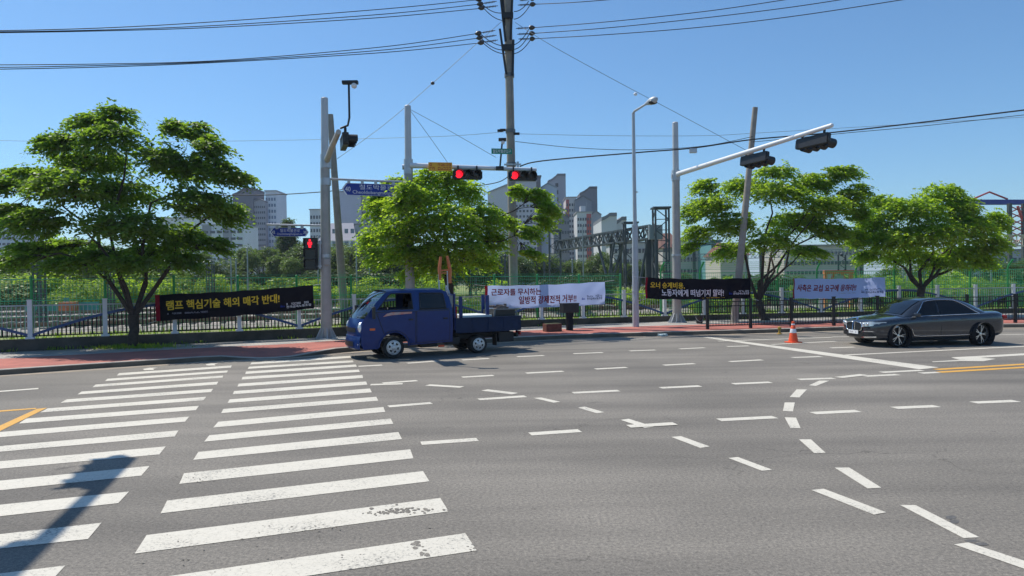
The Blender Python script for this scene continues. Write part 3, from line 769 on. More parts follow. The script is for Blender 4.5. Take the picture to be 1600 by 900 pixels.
# green mesh security fence behind
def mesh_fence(label, ta, tb, hgt, arms):
    root = thing('mesh_fence', label, 'fence', WL.at(ta, 0.35, 0.2))
    O = root.location.copy()
    ps = list(np.arange(ta, tb + 0.01, BAY * (1 if arms else 1)))
    for i, t in enumerate(ps):
        h = wall_top(t)
        b = MB()
        pts = [WL.at(t, 0.35, h - 0.3), WL.at(t, 0.35, h + hgt)]
        if arms:
            pts += [WL.at(t, 0.31, h + hgt + 0.1), WL.at(t, 0.22, h + hgt + 0.22), WL.at(t, 0.0, h + hgt + 0.46)]
        b.path(pts, 0.045, 8)
        if not arms: b.ball(pts[-1], 0.055, 8)
        b.build('post', M['fence_green'], root, o=O, smooth=40)
        if i == len(ps) - 1: break
        w = MB()
        for k in range(1, 20):
            tt = t + BAY * k / 20
            w.bar(WL.at(tt, 0.35, h + 0.05), WL.at(tt, 0.35, h + hgt - 0.05), 0.014 if arms else 0.011, 0.010)
        nh = int(hgt / 0.16)
        for k in range(nh + 1):
            z = h + 0.05 + (hgt - 0.1) * k / nh
            w.bar(WL.at(t, 0.35, z), WL.at(t + BAY, 0.35, z), 0.014 if arms else 0.011, 0.014 if arms else 0.011)
        for z in (0.35, 0.62, 1.0):
            q = hgt * z - (0.05 if z == 1.0 else 0)
            w.bar(WL.at(t, 0.33, h + q), WL.at(t + BAY, 0.33, h + q), 0.018, 0.03)
        w.build('mesh_panel', M['mesh_green'], root, o=O)
        bw = MB()
        if arms:
            for f in (0.05, 0.25, 0.5, 0.75, 1.0):
                bw.bar(WL.at(t, 0.30 - 0.30 * f, h + hgt + 0.1 + 0.36 * f), WL.at(t + BAY, 0.30 - 0.30 * f, h + hgt + 0.1 + 0.36 * f), 0.016, 0.016)
        else:
            for f in (0.1, 0.2):
                bw.bar(WL.at(t, 0.35, h + hgt - 0.02 + f * 0.4), WL.at(t + BAY, 0.35, h + hgt - 0.02 + f * 0.4), 0.006, 0.006)
        bw.build('barbed_wire', M['mesh_green'], root, o=O)
SM = S0 + BAY * 11
mesh_fence('green wire mesh fence with straight posts behind the left picket fence', S0 - 8 * BAY, SM, 1.95, False)
mesh_fence('taller green mesh fence with bent barbed wire arms behind the right pickets', SM + BAY, S0 + 29 * BAY, 2.05, True)

# black pedestrian railing at the right
ta, tb = KL.near(G(1113, 522)), KL.near(G(1800, 511)) + 6
root = thing('pedestrian_railing', 'black steel pedestrian railing along the kerb behind the grey sedan', 'railing', KL.at(ta, 0.75, 0.15))
O = root.location.copy()
ps = list(np.arange(ta, tb, 1.85))
for i, t in enumerate(ps):
    b = MB()
    b.box(KL.at(t, 0.75, 0.15 + 0.58), (0.1, 0.1, 1.16), KL.dir(t)); b.box(KL.at(t, 0.75, 1.32), (0.12, 0.12, 0.03), KL.dir(t))
    b.build('post', M['black_metal'], root, o=O)
    if i == len(ps) - 1: break
    w = MB()
    for z in (0.28, 1.05, 1.22):
        w.bar(KL.at(t, 0.75, z), KL.at(t + 1.85, 0.75, z), 0.03, 0.035)
    for k in range(1, 15):
        tt = t + 1.85 * k / 15
        w.bar(KL.at(tt, 0.75, 0.28), KL.at(tt, 0.75, 1.22), 0.016, 0.016)
    w.build('rail_panel', M['black_metal'], root, o=O)

# ------------------------------------------------------------------ trees
def leaf_mesh(name, P, D1, D2):               # arrays: leaf base point, long axis vector, half-width vector -> kite leaves with a fold
    n = len(P)
    a = P
    b = P + D1 * 0.45 + D2
    c = P + D1
    d = P + D1 * 0.45 - D2
    V = np.stack([a, b, c, d], 1).reshape(-1, 3).astype(np.float32)
    me = bpy.data.meshes.new(name)
    me.vertices.add(4 * n)
    me.vertices.foreach_set('co', V.ravel())
    me.loops.add(4 * n)
    me.loops.foreach_set('vertex_index', np.arange(4 * n, dtype=np.int32))
    me.polygons.add(n)
    me.polygons.foreach_set('loop_start', np.arange(0, 4 * n, 4, dtype=np.int32))
    me.update(calc_edges=True)
    return me
def sprays(rng, cen, out, n_leaf, length, leaf, droop=0.35):
    """cen (n,3) spray start, out (n,3) unit outward; leaves in two ranks along a drooping twig"""
    n = len(cen)
    k = np.arange(n_leaf)
    t = (k + 0.5) / n_leaf
    L = length * rng.uniform(0.6, 1.25, n)
    up = np.array([0, 0, 1.0])
    side = np.cross(out, up)
    side /= np.linalg.norm(side, axis=1, keepdims=True) + 1e-9
    pos = cen[:, None, :] + out[:, None, :] * (L[:, None] * t[None])[:, :, None]
    pos[:, :, 2] -= (droop * L[:, None] * t[None] ** 2)
    sg = np.where(k % 2 == 0, 1.0, -1.0)[None, :, None]
    ax = out[:, None, :] * 0.75 + side[:, None, :] * sg * 0.8 + np.array([0, 0, -0.42])
    ax = ax + rng.normal(0, 0.28, ax.shape)
    ax /= np.linalg.norm(ax, axis=2, keepdims=True)
    nrm = up + rng.normal(0, 0.65, ax.shape)
    wd = np.cross(ax, nrm)
    wd /= np.linalg.norm(wd, axis=2, keepdims=True) + 1e-9
    sz = leaf * rng.uniform(0.7, 1.3, (n, n_leaf, 1)) * (1 - 0.3 * t[None, :, None])
    pos = pos + rng.normal(0, 0.02, pos.shape)
    return pos.reshape(-1, 3), (ax * sz).reshape(-1, 3), (wd * sz * 0.27).reshape(-1, 3)

def curve_pts(a, b, n, sag, rr, jit=0.06):
    a, b = Vector(a), Vector(b)
    L = (b - a).length
    out = []
    for i in range(n + 1):
        t = i / n
        p = a.lerp(b, t)
        p.z += sag * L * math.sin(math.pi * t)
        if 0 < i < n: p += Vector((rr.gauss(0, jit * L * 0.4), rr.gauss(0, jit * L * 0.4), rr.gauss(0, jit * L * 0.2)))
        out.append(p)
    return out

def street_tree(label, base_px, D, fork_y, lobes, mleaf, seed, trunk_r=0.17, depth_f=0.85, dens=1.0, leaf=0.17, dshift=0.0, lean=0.0):
    rr = random.Random(seed)
    rng = np.random.default_rng(seed)
    base = gx(base_px, D, 0.13)
    root = thing('street_tree', label, 'tree', base, 0, 'street trees along the sidewalk')
    s = D / F_PX
    fork = at(base_px + lean, fork_y, D)
    b = MB()
    tp = curve_pts(base - Vector((0, 0, 0.1)), fork, 5, 0, rr, 0.05)
    b.path(tp, [trunk_r * 1.35, trunk_r * 1.08, trunk_r, trunk_r * 0.97, trunk_r * 0.98, trunk_r * 1.05], 12)
    cs = [(at(lx, ly, D + ld), max(.36, lx_r * s - .29), max(.18, ly_r * s - .06)) for (lx, ly, lx_r, ly_r, ld) in lobes]
    cc = sum((c[0] for c in cs), Vector()) / len(cs)
    # main limbs spread from the fork, each feeds the lobes nearest to it
    nl = 6
    tips = []
    order = sorted(range(len(cs)), key=lambda i: (cs[i][0] - fork).length * -1)
    chosen = []
    for i in order:
        if all((cs[i][0] - cs[j][0]).length > 1.5 for j in chosen): chosen.append(i)
        if len(chosen) == nl: break
    limb_pts = []
    for i in chosen:
        c = cs[i][0]
        end = fork.lerp(c, 0.9)
        pts = curve_pts(fork - Vector((0, 0, 0.08)), end, 6, 0.10, rr, 0.10)
        r0 = trunk_r * rr.uniform(0.40, 0.56)
        b.path(pts, [r0 * (1 - 0.82 * k / 6) for k in range(7)], 8)
        limb_pts += [(p, r0 * (1 - 0.82 * k / 6)) for k, p in enumerate(pts) if k >= 1]
    P_, A_, B_ = [], [], []
    for (c, rx, rz) in cs:
        p0, r0 = min(limb_pts, key=lambda q: (q[0] - c).length + (0.8 if q[0].z > c.z else 0))
        if (p0 - c).length > 0.5:
            pts = curve_pts(p0, c, 4, 0.08, rr, 0.12)
            b.path(pts, [min(r0 * 0.7, 0.05) * (1 - 0.7 * k / 4) for k in range(5)], 6)
            sub = [(p, 0.02) for p in pts[2:]]
        else: sub = [(p0, 0.02)]
        ry = rx * depth_f
        vol = rx * ry * rz
        n = int(dens * 450 * vol ** 0.68) + 55
        d = rng.normal(0, 1, (n, 3))
        d[:, 2] = d[:, 2] * 0.9 + 0.18
        d /= np.linalg.norm(d, axis=1, keepdims=True)
        rad = rng.uniform(0.12, 1.0, (n, 1)) ** 0.5
        # uneven shell: bite into it with a few directional dents
        for _ in range(4):
            q = rng.normal(0, 1, 3); q /= np.linalg.norm(q)
            rad[:, 0] *= 1 - 0.30 * np.clip((d @ q) - 0.45, 0, 1)
        # tiers: snap height to shelves so pads of leaves form with gaps between them
        off = d * rad * np.array([rx, ry, rz])
        tier = max(0.34, rz * 0.5)
        ph = rng.uniform(0, tier)
        zz = np.round((off[:, 2] + ph) / tier) * tier - ph
        off[:, 2] = off[:, 2] * 0.62 + zz * 0.38
        cen = np.array(c) + off
        out = cen - np.array([fork.x * 0.5 + c.x * 0.5, fork.y * 0.5 + c.y * 0.5, c.z])
        out[:, 2] = out[:, 2] * 0.22 + 0.04
        out += rng.normal(0, 0.45, out.shape) * np.array([1, 1, 0.35])
        out /= np.linalg.norm(out, axis=1, keepdims=True) + 1e-9
        a1, a2, a3 = sprays(rng, cen, out, 11, 0.62, leaf, 0.5)
        P_.append(a1); A_.append(a2); B_.append(a3)
        for j in rng.choice(n, min(n, 14), replace=False):
            q0 = rr.choice(sub)[0]
            q1 = Vector(cen[j])
            b.path([q0, q0.lerp(q1, 0.5) + Vector((0, 0, 0.06)), q1], [0.017, 0.012, 0.005], 4, cap=False)
    b.build('trunk', M['bark'], root, smooth=60, o=base)
    me = leaf_mesh('crown', np.concatenate(P_) - np.array(base), np.concatenate(A_), np.concatenate(B_))
    me.materials.append(mleaf)
    cr = bpy.data.objects.new('crown', me)
    COL.objects.link(cr)
    cr.parent = root
    return root

street_tree('tall dark green street tree beside the black banner with yellow lettering', 209, 23.3, 492,
    [(150, 190, 48, 20, 0.3), (185, 176, 22, 12, 0), (100, 222, 48, 20, 0), (175, 215, 58, 26, -.4), (150, 250, 75, 26, 1.2), (55, 275, 60, 24, 0.2), (10, 290, 40, 22, -.6), (110, 290, 70, 28, -1.0), (25, 330, 48, 24, 0.5),
     (70, 345, 66, 26, -.8), (60, 388, 56, 20, 0.8), (110, 385, 60, 22, 1.4), (190, 300, 66, 30, 0.8), (200, 350, 70, 30, -.8), (245, 245, 45, 24, -.3), (263, 198, 26, 14, 0), (300, 205, 38, 18, 0.4), (318, 230, 40, 22, -.3), (285, 262, 60, 26, 0.3),
     (335, 268, 42, 22, -.5), (300, 315, 60, 28, -.6), (340, 330, 46, 28, 0.5), (362, 275, 24, 12, 0), (270, 370, 60, 26, 0.4), (235, 395, 56, 20, 1.0), (325, 380, 34, 16, 0.2), (160, 400, 48, 16, 0.2), (200, 408, 50, 14, -.9), (120, 408, 50, 14, -.6), (280, 405, 40, 13, -.5), (40, 405, 40, 13, -.4)],
    M['leaf_dark'], 11, 0.155, 0.62, 1.0, 0.18)
street_tree('bright green street tree behind the blue pickup cab and red traffic lights', 712, 27.6, 428,
    [(622, 285, 28, 16, 0.4), (672, 280, 42, 20, 0), (700, 275, 26, 14, .2), (600, 302, 20, 14, 0), (642, 296, 24, 18, -2.1), (634, 318, 22, 14, -2.0), (656, 305, 30, 18, -1.8), (655, 310, 52, 26, -.6), (715, 300, 46, 24, 0.6), (605, 325, 34, 22, -.3), (590, 370, 30, 22, 0.2), (630, 360, 50, 28, -1.2), (690, 345, 60, 30, -1.4), (745, 340, 46, 26, -.4),
     (650, 395, 50, 22, -.8), (605, 400, 34, 18, 0), (710, 385, 60, 24, -.9), (758, 375, 38, 24, 0.2), (782, 345, 20, 18, 0.4), (690, 415, 40, 14, -.5), (740, 408, 44, 14, 0.4), (650, 425, 30, 10, 0), (832, 306, 30, 20, 0.2), (848, 325, 18, 14, 0), (838, 340, 22, 20, 0.6), (815, 362, 26, 16, -.2), (820, 393, 20, 10, -.4), (800, 298, 16, 10, 0.3)],
    M['leaf_light'], 23, 0.16, 0.65, 1.05, 0.17, lean=-14)
street_tree('green street tree between the leaning concrete pole and the white banner', 1197, 33.2, 470,
    [(1110, 290, 34, 14, 0), (1090, 330, 28, 20, 0.5), (1120, 320, 44, 20, -.7), (1100, 362, 32, 16, 0), (1165, 290, 40, 16, 0.4), (1150, 350, 44, 22, -.8), (1210, 268, 34, 12, 0), (1215, 300, 52, 20, -.6), (1265, 285, 44, 18, 0.3), (1310, 268, 40, 14, 0),
     (1325, 300, 34, 18, -.4), (1285, 320, 50, 20, -.8), (1330, 330, 30, 20, 0.3), (1240, 345, 52, 22, 0.4), (1200, 375, 40, 16, -.5), (1290, 360, 44, 20, -.2), (1330, 370, 24, 18, 0.4), (1150, 390, 36, 14, 0.3), (1258, 392, 40, 12, 0.3), (1085, 385, 22, 10, 0.2)],
    M['leaf_mid'], 37, 0.17, 0.65, 0.95, 0.18, lean=-12)
street_tree('round crowned bright green street tree above the grey sedan', 1440, 34.6, 450,
    [(1385, 315, 30, 14, 0), (1470, 302, 36, 16, 0), (1430, 325, 50, 22, -.7), (1490, 325, 40, 22, -.3), (1375, 345, 40, 22, -.3), (1350, 370, 26, 16, 0.2), (1395, 375, 46, 22, -.8), (1450, 365, 56, 26, -1.0), (1510, 355, 46, 26, -.5), (1550, 345, 28, 22, 0.3),
     (1545, 380, 32, 22, -.2), (1500, 395, 46, 18, 0.2), (1420, 398, 46, 16, 0.3), (1365, 398, 30, 12, 0.2), (1530, 408, 30, 12, 0.4), (1470, 408, 40, 12, 0.2)],
    M['leaf_light'], 41, 0.17, 0.65, 1.1, 0.18)

# generic trees and shrubs for the far side of the yard: a few kinds, copied
def blob_tree(name, height, lobes, ml, seed, leaf, n_per, trunk=True):
    rng = np.random.default_rng(seed)
    rr = random.Random(seed)
    root = bpy.data.objects.new(name, None)
    COL.objects.link(root)
    P_, A_, B_ = [], [], []
    b = MB()
    if trunk:
        b.path([(0, 0, -0.2), (0.03, 0, height * 0.3), (0, 0.04, height * 0.72)], [0.026 * height, 0.02 * height, 0.008 * height], 7)
    for (x, y, z, rx, rz) in lobes:
        n = n_per
        d = rng.normal(0, 1, (n, 3)); d /= np.linalg.norm(d, axis=1, keepdims=True)
        rad = rng.uniform(0.25, 1, (n, 1)) ** 0.45
        for _ in range(5):
            q = rng.normal(0, 1, 3); q /= np.linalg.norm(q)
            rad[:, 0] *= 1 - 0.35 * np.clip((d @ q) - 0.3, 0, 1)
        cen = np.array([x, y, z]) + d * rad * np.array([rx, rx, rz])
        out = d + rng.normal(0, 0.5, d.shape); out[:, 2] *= 0.5
        out /= np.linalg.norm(out, axis=1, keepdims=True)
        a1, a2, a3 = sprays(rng, cen, out, 6, leaf * 2.4, leaf, 0.3)
        P_.append(a1); A_.append(a2); B_.append(a3)
        if trunk:
            b.path([(0, 0, height * rr.uniform(0.2, 0.4)), (x * 0.5, y * 0.5, z * 0.8), (x, y, z)], [0.01 * height, 0.007 * height, 0.003 * height], 5, cap=False)
        else:
            b.path([(0, 0, -0.1), (x, y, z)], [0.04, 0.015], 5, cap=False)
    b.build('trunk' if trunk else 'stem', M['twig'], root)
    me = leaf_mesh('crown', np.concatenate(P_), np.concatenate(A_), np.concatenate(B_))
    me.materials.append(ml)
    cr = bpy.data.objects.new('crown' if trunk else 'foliage', me)
    COL.objects.link(cr)
    cr.parent = root
    return root
def rl(rr, n, sp, z0, z1, r0, r1, fl=0.8):
    return [(rr.uniform(-sp, sp), rr.uniform(-sp, sp), rr.uniform(z0, z1), q, q * fl) for q in [rr.uniform(r0, r1) for _ in range(n)]]
r_ = random.Random(5)
KIND = {
    'dark': (blob_tree('yard_tree', 9, rl(r_, 9, 2.2, 3.5, 8.0, 1.3, 2.1), M['leaf_far'], 1, 0.36, 300), 'dark green bushy tree in the belt beyond the railway yard'),
    'mid': (blob_tree('yard_tree', 9, rl(r_, 10, 2.6, 2.5, 7.5, 1.2, 2.0), M['leaf_far2'], 2, 0.36, 280), 'lighter green spreading tree in the belt beyond the railway yard'),
    'cone': (blob_tree('yard_tree', 10, [(0, 0, 1.6 + i * 1.0, 2.6 - i * 0.27, 1.0) for i in range(9)], M['leaf_far'], 3, 0.34, 260), 'pointed cone shaped green tree standing beyond the railway yard'),
}
BUSH = {
    'green': (blob_tree('yard_shrub', 2, rl(r_, 7, 1.3, 0.5, 1.7, 0.6, 1.1), M['leaf_hedge'], 4, 0.2, 150, False), 'low bright green shrub growing on the bank behind the mesh fence'),
    'dull': (blob_tree('yard_shrub', 2, rl(r_, 7, 1.4, 0.5, 1.9, 0.6, 1.1), M['leaf_mid'], 6, 0.2, 150, False), 'low dull green shrub growing beside the railway tracks'),
    'pale': (blob_tree('yard_shrub', 2, rl(r_, 7, 1.2, 0.6, 2.0, 0.5, 1.0), M['leaf_pale'], 8, 0.19, 140, False), 'pale flowering shrub growing beyond the railway tracks'),
}
BUSH['dusky'] = (blob_tree('yard_shrub', 2, rl(r_, 8, 1.5, 0.5, 2.0, 0.6, 1.1), M['leaf_dusk'], 9, 0.2, 150, False), 'low dark green shrub growing beside the railway tracks')
used = set()
def plant(px, D, ytop, kind, table, cat, grp, h0, wide=1.0):
    proto, lab = table[kind]
    o = copy_tree(proto) if kind in used else proto
    used.add(kind)
    b = gx(px, D, 0.1)
    top = at(px, ytop, D).z
    s = max(0.2, (top - 0.1) / h0)
    o.location = b
    o.scale = (s * wide, s * wide, s)
    o.rotation_euler = (0, 0, rnd.uniform(0, 6.28))
    tag(o, lab, cat, grp)
TG, SG = 'trees in the belt beyond the railway yard', 'shrubs between the tracks and the mesh fence'
for (px, D, yt, k, w) in [(-60, 80, 380, 'dark', 1), (10, 85, 392, 'dark', 1), (55, 75, 398, 'mid', 1.1), (100, 90, 388, 'dark', 1.1), (140, 82, 396, 'mid', 1), (185, 88, 385, 'dark', 1.1), (235, 80, 396, 'dark', 1),
        (285, 92, 398, 'mid', 1), (330, 88, 408, 'dark', 0.9), (385, 95, 390, 'mid', 1.0), (412, 90, 398, 'mid', 0.8), (428, 105, 400, 'mid', 0.7), (452, 100, 372, 'cone', 0.95), (478, 96, 380, 'dark', 0.8), (470, 80, 408, 'mid', 0.9),
        (520, 95, 380, 'dark', 1), (548, 88, 385, 'mid', 1), (575, 92, 380, 'dark', 1.1), (610, 80, 395, 'dark', 1.1), (650, 85, 390, 'mid', 1), (690, 78, 396, 'dark', 1.1), (735, 84, 394, 'dark', 1.1), (770, 80, 400, 'dark', 1),
        (800, 92, 396, 'dark', 1), (845, 100, 398, 'dark', 1), (885, 110, 396, 'dark', 0.9), (910, 105, 400, 'mid', 0.8), (935, 100, 384, 'dark', 0.7), (955, 90, 404, 'mid', 0.8), (985, 95, 400, 'dark', 0.9), (1020, 95, 404, 'mid', 0.9),
        (1070, 90, 412, 'dark', 1), (1130, 85, 418, 'mid', 1), (1180, 92, 414, 'dark', 1.1), (1240, 85, 416, 'dark', 1.2), (1320, 92, 414, 'mid', 1.2), (1390, 85, 410, 'dark', 1.1), (1450, 80, 405, 'dark', 1.2), (1510, 85, 405, 'mid', 1.1), (1580, 75, 400, 'dark', 1.1), (1640, 75, 390, 'dark', 1.2)]:
    plant(px, D, yt - 6 if px < 860 else yt + 6 + (6 if 1040 < px < 1360 else 0), k, KIND, 'tree', TG, 8.6, w * 1.2)
for i in range(20):
    px = -40 + i * 37 + rnd.uniform(-6, 6)
    D = rnd.uniform(58, 72)
    plant(px, D, rnd.uniform(424, 446), rnd.choice(['dull', 'dusky', 'dull', 'green', 'pale', 'green']), BUSH, 'shrub', SG, 2.3, rnd.uniform(1.0, 1.6))
for i in range(28):
    px = 780 + i * 31 + rnd.uniform(-7, 7)
    D = rnd.uniform(47, 60)
    plant(px, D, rnd.uniform(428, 452) - max(0, (px - 1350) * 0.05), rnd.choice(['green', 'dull', 'dusky', 'dull']), BUSH, 'shrub', SG, 2.3, rnd.uniform(1.0, 1.5))
for (px, D, yt, k) in [(125, 52, 446, 'green'), (142, 55, 440, 'green'), (885, 40, 452, 'green'), (745, 36, 462, 'green'), (752, 37, 468, 'green'), (1110, 41, 455, 'dull'), (1170, 42, 450, 'dull'), (1420, 43, 440, 'green'), (1475, 44, 436, 'dull'), (1530, 44, 440, 'green'), (1590, 43, 440, 'green')]:
    plant(px, D, yt, k, BUSH, 'shrub', SG, 2.3, 1.0)

# clipped hedge behind the truck cab
rng = np.random.default_rng(3)
a, c = gx(540, 36, 0.1), gx(700, 41, 0.1)
n = 2600
q = rng.uniform(0, 1, (n, 1))
P = np.array(a) * (1 - q) + np.array(c) * q
P += np.stack([rng.uniform(-.45, .45, n), rng.uniform(-.7, .7, n), rng.uniform(0.1, 1.0, n) ** 0.5 * 1.75 + 0.08 * np.sin(q[:, 0] * 40)], 1)
out = rng.normal(0, 1, (n, 3)); out /= np.linalg.norm(out, axis=1, keepdims=True)
p1, p2, p3 = sprays(rng, P, out, 6, 0.3, 0.14, 0.2)
root = thing('hedge', 'clipped bright green hedge seen over the blue truck cab', 'hedge', a)
me = leaf_mesh('foliage', p1 - np.array(a), p2, p3); me.materials.append(M['leaf_hedge'])
ob = bpy.data.objects.new('foliage', me); COL.objects.link(ob); ob.parent = root
b = MB(); 
for k in range(24):
    z = a.lerp(c, (k + 0.5) / 24)
    b.tube(z, z + Vector((rnd.uniform(-.1, .1), 0, 1.1)), 0.03, 0.01, 5)
b.build('stem', M['twig'], root, o=a)

# grass and weeds along the wall top, as stuff
n = 15000
tt = rng.uniform(2, WL.s[-1] - 2, n)
P = np.array([WL.at(t, o_, 0.25) for t, o_ in zip(tt, rng.uniform(0.2, 6.0, n) ** 1.0)])
ang = rng.uniform(0, 6.28, n)
ax = np.stack([np.cos(ang) * 0.35, np.sin(ang) * 0.35, np.ones(n)], 1)
hh = rng.uniform(0.08, 0.36, (n, 1))
wd = np.stack([-np.sin(ang), np.cos(ang), np.zeros(n)], 1) * 0.025
P[:, 2] -= 0.1
me = leaf_mesh('grass', P, ax * hh, wd); me.materials.append(M['leaf_hedge'])
ob = bpy.data.objects.new('grass', me); COL.objects.link(ob); tag(ob, 'grass verge growing between the low wall and the tracks', 'grass', kind='stuff')
# weeds at tree 1's foot and along the kerb side of the wall
n = 900
c0 = gx(209, 23.3, 0.14)
P = np.array(c0) + np.stack([rng.normal(0.1, 0.75, n), rng.normal(-0.1, 0.28, n), np.zeros(n)], 1)
for k in range(60):
    t = rng.uniform(S0 - 2, S0 + 60); w0 = WL.at(t, -0.2, 0.15)
    P = np.concatenate([P, np.array(w0) + np.stack([rng.normal(0, 0.15, 14), rng.normal(0, 0.05, 14), np.zeros(14)], 1)])
n = len(P); ang = rng.uniform(0, 6.28, n)
ax = np.stack([np.cos(ang) * 0.5, np.sin(ang) * 0.5, np.ones(n)], 1) * rng.uniform(0.05, 0.16, (n, 1))
wd = np.stack([-np.sin(ang), np.cos(ang), np.zeros(n)], 1) * 0.018
me = leaf_mesh('weeds', P, ax, wd); me.materials.append(M['leaf_mid'])
ob = bpy.data.objects.new('weeds', me); COL.objects.link(ob); tag(ob, 'small weeds at the foot of the tree and wall', 'weeds', kind='stuff')

# ------------------------------------------------------------------ railway tracks
yd = Vector((math.cos(R(20)), math.sin(R(20)), 0))
yn = Vector((-yd.y, yd.x, 0))
for i, D in enumerate((32.5, 38.5, 47, 57, 70)):
    c = Vector((-0.55 * D, D, 0))
    b = MB()
    b.grid([[c - yd * 30 - yn * 1.7 + Vector((0, 0, 0.17)), c + yd * 55 - yn * 1.7 + Vector((0, 0, 0.17))], [c - yd * 30 - yn * 1.2 + Vector((0, 0, 0.36)), c + yd * 55 - yn * 1.2 + Vector((0, 0, 0.36))],
            [c - yd * 30 + yn * 1.2 + Vector((0, 0, 0.36)), c + yd * 55 + yn * 1.2 + Vector((0, 0, 0.36))], [c - yd * 30 + yn * 1.7 + Vector((0, 0, 0.17)), c + yd * 55 + yn * 1.7 + Vector((0, 0, 0.17))]])
    tag(b.build('railway_ballast', M['ballast']), kind='structure')
    root = thing('railway_track', ['railway track nearest to the picket fence', 'second railway track from the picket fence', 'third railway track in the middle of the yard', 'fourth railway track from the picket fence', 'farthest railway track in front of the trees'][i], 'railway track', c, R(20), 'railway tracks in the yard')
    for sgn in (-1, 1):
        b = MB(); b.box((12.5, sgn * 0.72, 0.50), (85, 0.07, 0.14)); b.build('rail', M['rail'], root)
    b = MB()
    for k in range(130): b.box((-29.5 + k * 0.65, 0, 0.385), (0.24, 2.3, 0.09))
    tag(b.build('sleepers', M['sleeper'], root), kind='stuff')

# ------------------------------------------------------------------ buildings (far)
win_me = {}
def box_local(b, x0, x1, y0, y1, z0, z1):
    b.box(((x0 + x1) / 2, (y0 + y1) / 2, (z0 + z1) / 2), (x1 - x0, y1 - y0, z1 - z0))
def building(name, label, x0, x1, yt, D, col, depth=12, rows=0, cols=0, wcol=None, roof='flat', peak=None, strips=(), roofcol=None, ww=0.6, wh=0.5, cat='building', wy0=0.03, wy1=0.95, side=None, group=None):
    a, c = gx(x0, D, 0), gx(x1, D, 0)
    w = c.x - a.x
    base = Vector(((a.x + c.x) / 2, D, -0.5))
    top = at((x0 + x1) / 2, yt, D).z + 0.5
    root = thing(name, label, cat, base, 0, group)
    mc = mat(name + '_wall', col, 0.8, var=0.05, scale=0.15)
    b = MB()
    rz = roofcol if roofcol else [q * 0.55 for q in col]
    mr = mat(name + '_roof', rz, 0.8)
    if roof == 'flat':
        box_local(b, -w / 2, w / 2, 0, depth, 0, top)
        r = MB(); box_local(r, -w / 2 - 0.3, w / 2 + 0.3, -0.3, depth + 0.3, top, top + max(0.4, top * 0.012)); r.build('roof', mr, root)
        if D > 200 and w > 5:
            r = MB(); box_local(r, -w * .22, w * .12, 2, 6, top, top + 2.6); r.build('roof_house', mc, root)
            r = MB(); r.tube((w * .2, 3, top), (w * .2, 3, top + 4), .08, n=5); r.build('aerial', M['steel_pale'], root)
    elif roof == 'gable':                               # gable end towards us, peak at fraction `peak`
        pk = peak if peak else (0.5, 0.08)
        zt = top
        ze = top * (1 - pk[1])
        poly = [(-w / 2, 0, 0), (w / 2, 0, 0), (w / 2, 0, ze), (-w / 2 + w * pk[0], 0, zt), (-w / 2, 0, ze)]
        b.prism(poly, (0, depth, 0))
        r = MB()
        for p, q in ((poly[2], poly[3]), (poly[3], poly[4])):
            p, q = Vector(p), Vector(q)
            r.prism([p + Vector((0, -0.4, 0.02)), q + Vector((0, -0.4, 0.02)), q + Vector((0, -0.4, 0.55)), p + Vector((0, -0.4, 0.55))], (0, depth + 0.8, 0))
        r.build('roof', mr, root)
    elif roof == 'slant':                               # rises to the right with a swept line
        pts = [(-w / 2, 0, 0), (w / 2, 0, 0), (w / 2, 0, top)] + [(w / 2 - w * f, 0, top * (1 - pf)) for f, pf in ((0.46, 0.0), (0.56, 0.018), (0.78, 0.045), (1.0, 0.062))]
        b.prism(pts, (0, depth, 0))
        r = MB()
        for p, q in zip(pts[2:], pts[3:]):
            p, q = Vector(p), Vector(q)
            r.prism([p + Vector((0, -0.4, 0.02)), q + Vector((0, -0.4, 0.02)), q + Vector((0, -0.4, 1.0)), p + Vector((0, -0.4, 1.0))], (0, depth + 0.8, 0))
        r.build('roof', mr, root)
    elif roof == 'hip':
        box_local(b, -w / 2, w / 2, 0, depth, 0, top * 0.72)
        r = MB()
        z0 = top * 0.72
        r.add([(-w / 2 - .4, -.4, z0), (w / 2 + .4, -.4, z0), (w / 2 + .4, depth + .4, z0), (-w / 2 - .4, depth + .4, z0), (-w / 2 + w * .18, depth / 2, top), (w / 2 - w * .18, depth / 2, top)],
              [(0, 1, 5, 4), (1, 2, 5), (2, 3, 4, 5), (3, 0, 4), (3, 2, 1, 0)])
        r.build('roof', mr, root)
    b.build('wall', mc, root)
    for (f0, f1, g0, g1, scol) in strips:
        s = MB(); box_local(s, -w / 2 + w * f0, -w / 2 + w * f1, -0.12, 0.0, top * g0, top * g1)
        s.build('wall_panel', mat(name + '_panel', scol, 0.8), root)
    if rows and cols:
        rows, cols = int(rows * 1.4), int(cols * 1.5)
        dx, dz = w / cols, top * (wy1 - wy0) / rows
        wm = M['win'] if not wcol else mat(name + '_window', wcol, 0.3)
        k = MB(); 
        k.box((0, 0, 0), (dx * ww, 0.16, dz * wh)); 
        me = k.mesh('window'); me.materials.append(wm)
        for i in range(rows):
            for j in range(cols):
                p = bpy.data.objects.new('window', me); COL.objects.link(p); p.parent = root
                p.location = (-w / 2 + dx * (j + 0.5), -0.1, top * wy0 + dz * (i + 0.5))
    return root
LAV, GREY, WHT, BLU, DRK = (0.46, 0.45, 0.54), (0.27, 0.28, 0.33), (0.60, 0.63, 0.70), (0.40, 0.48, 0.62), (0.11, 0.115, 0.15)
building('apartment_building', 'pale apartment block glimpsed under the dark tree at the left edge', -60, 26, 345, 260, WHT, 14, 9, 8, wh=.4)
building('factory_building', 'long pale flat roofed building partly hidden by the dark tree', 255, 342, 341, 250, (0.72, 0.72, 0.74), 20, 0, 0)
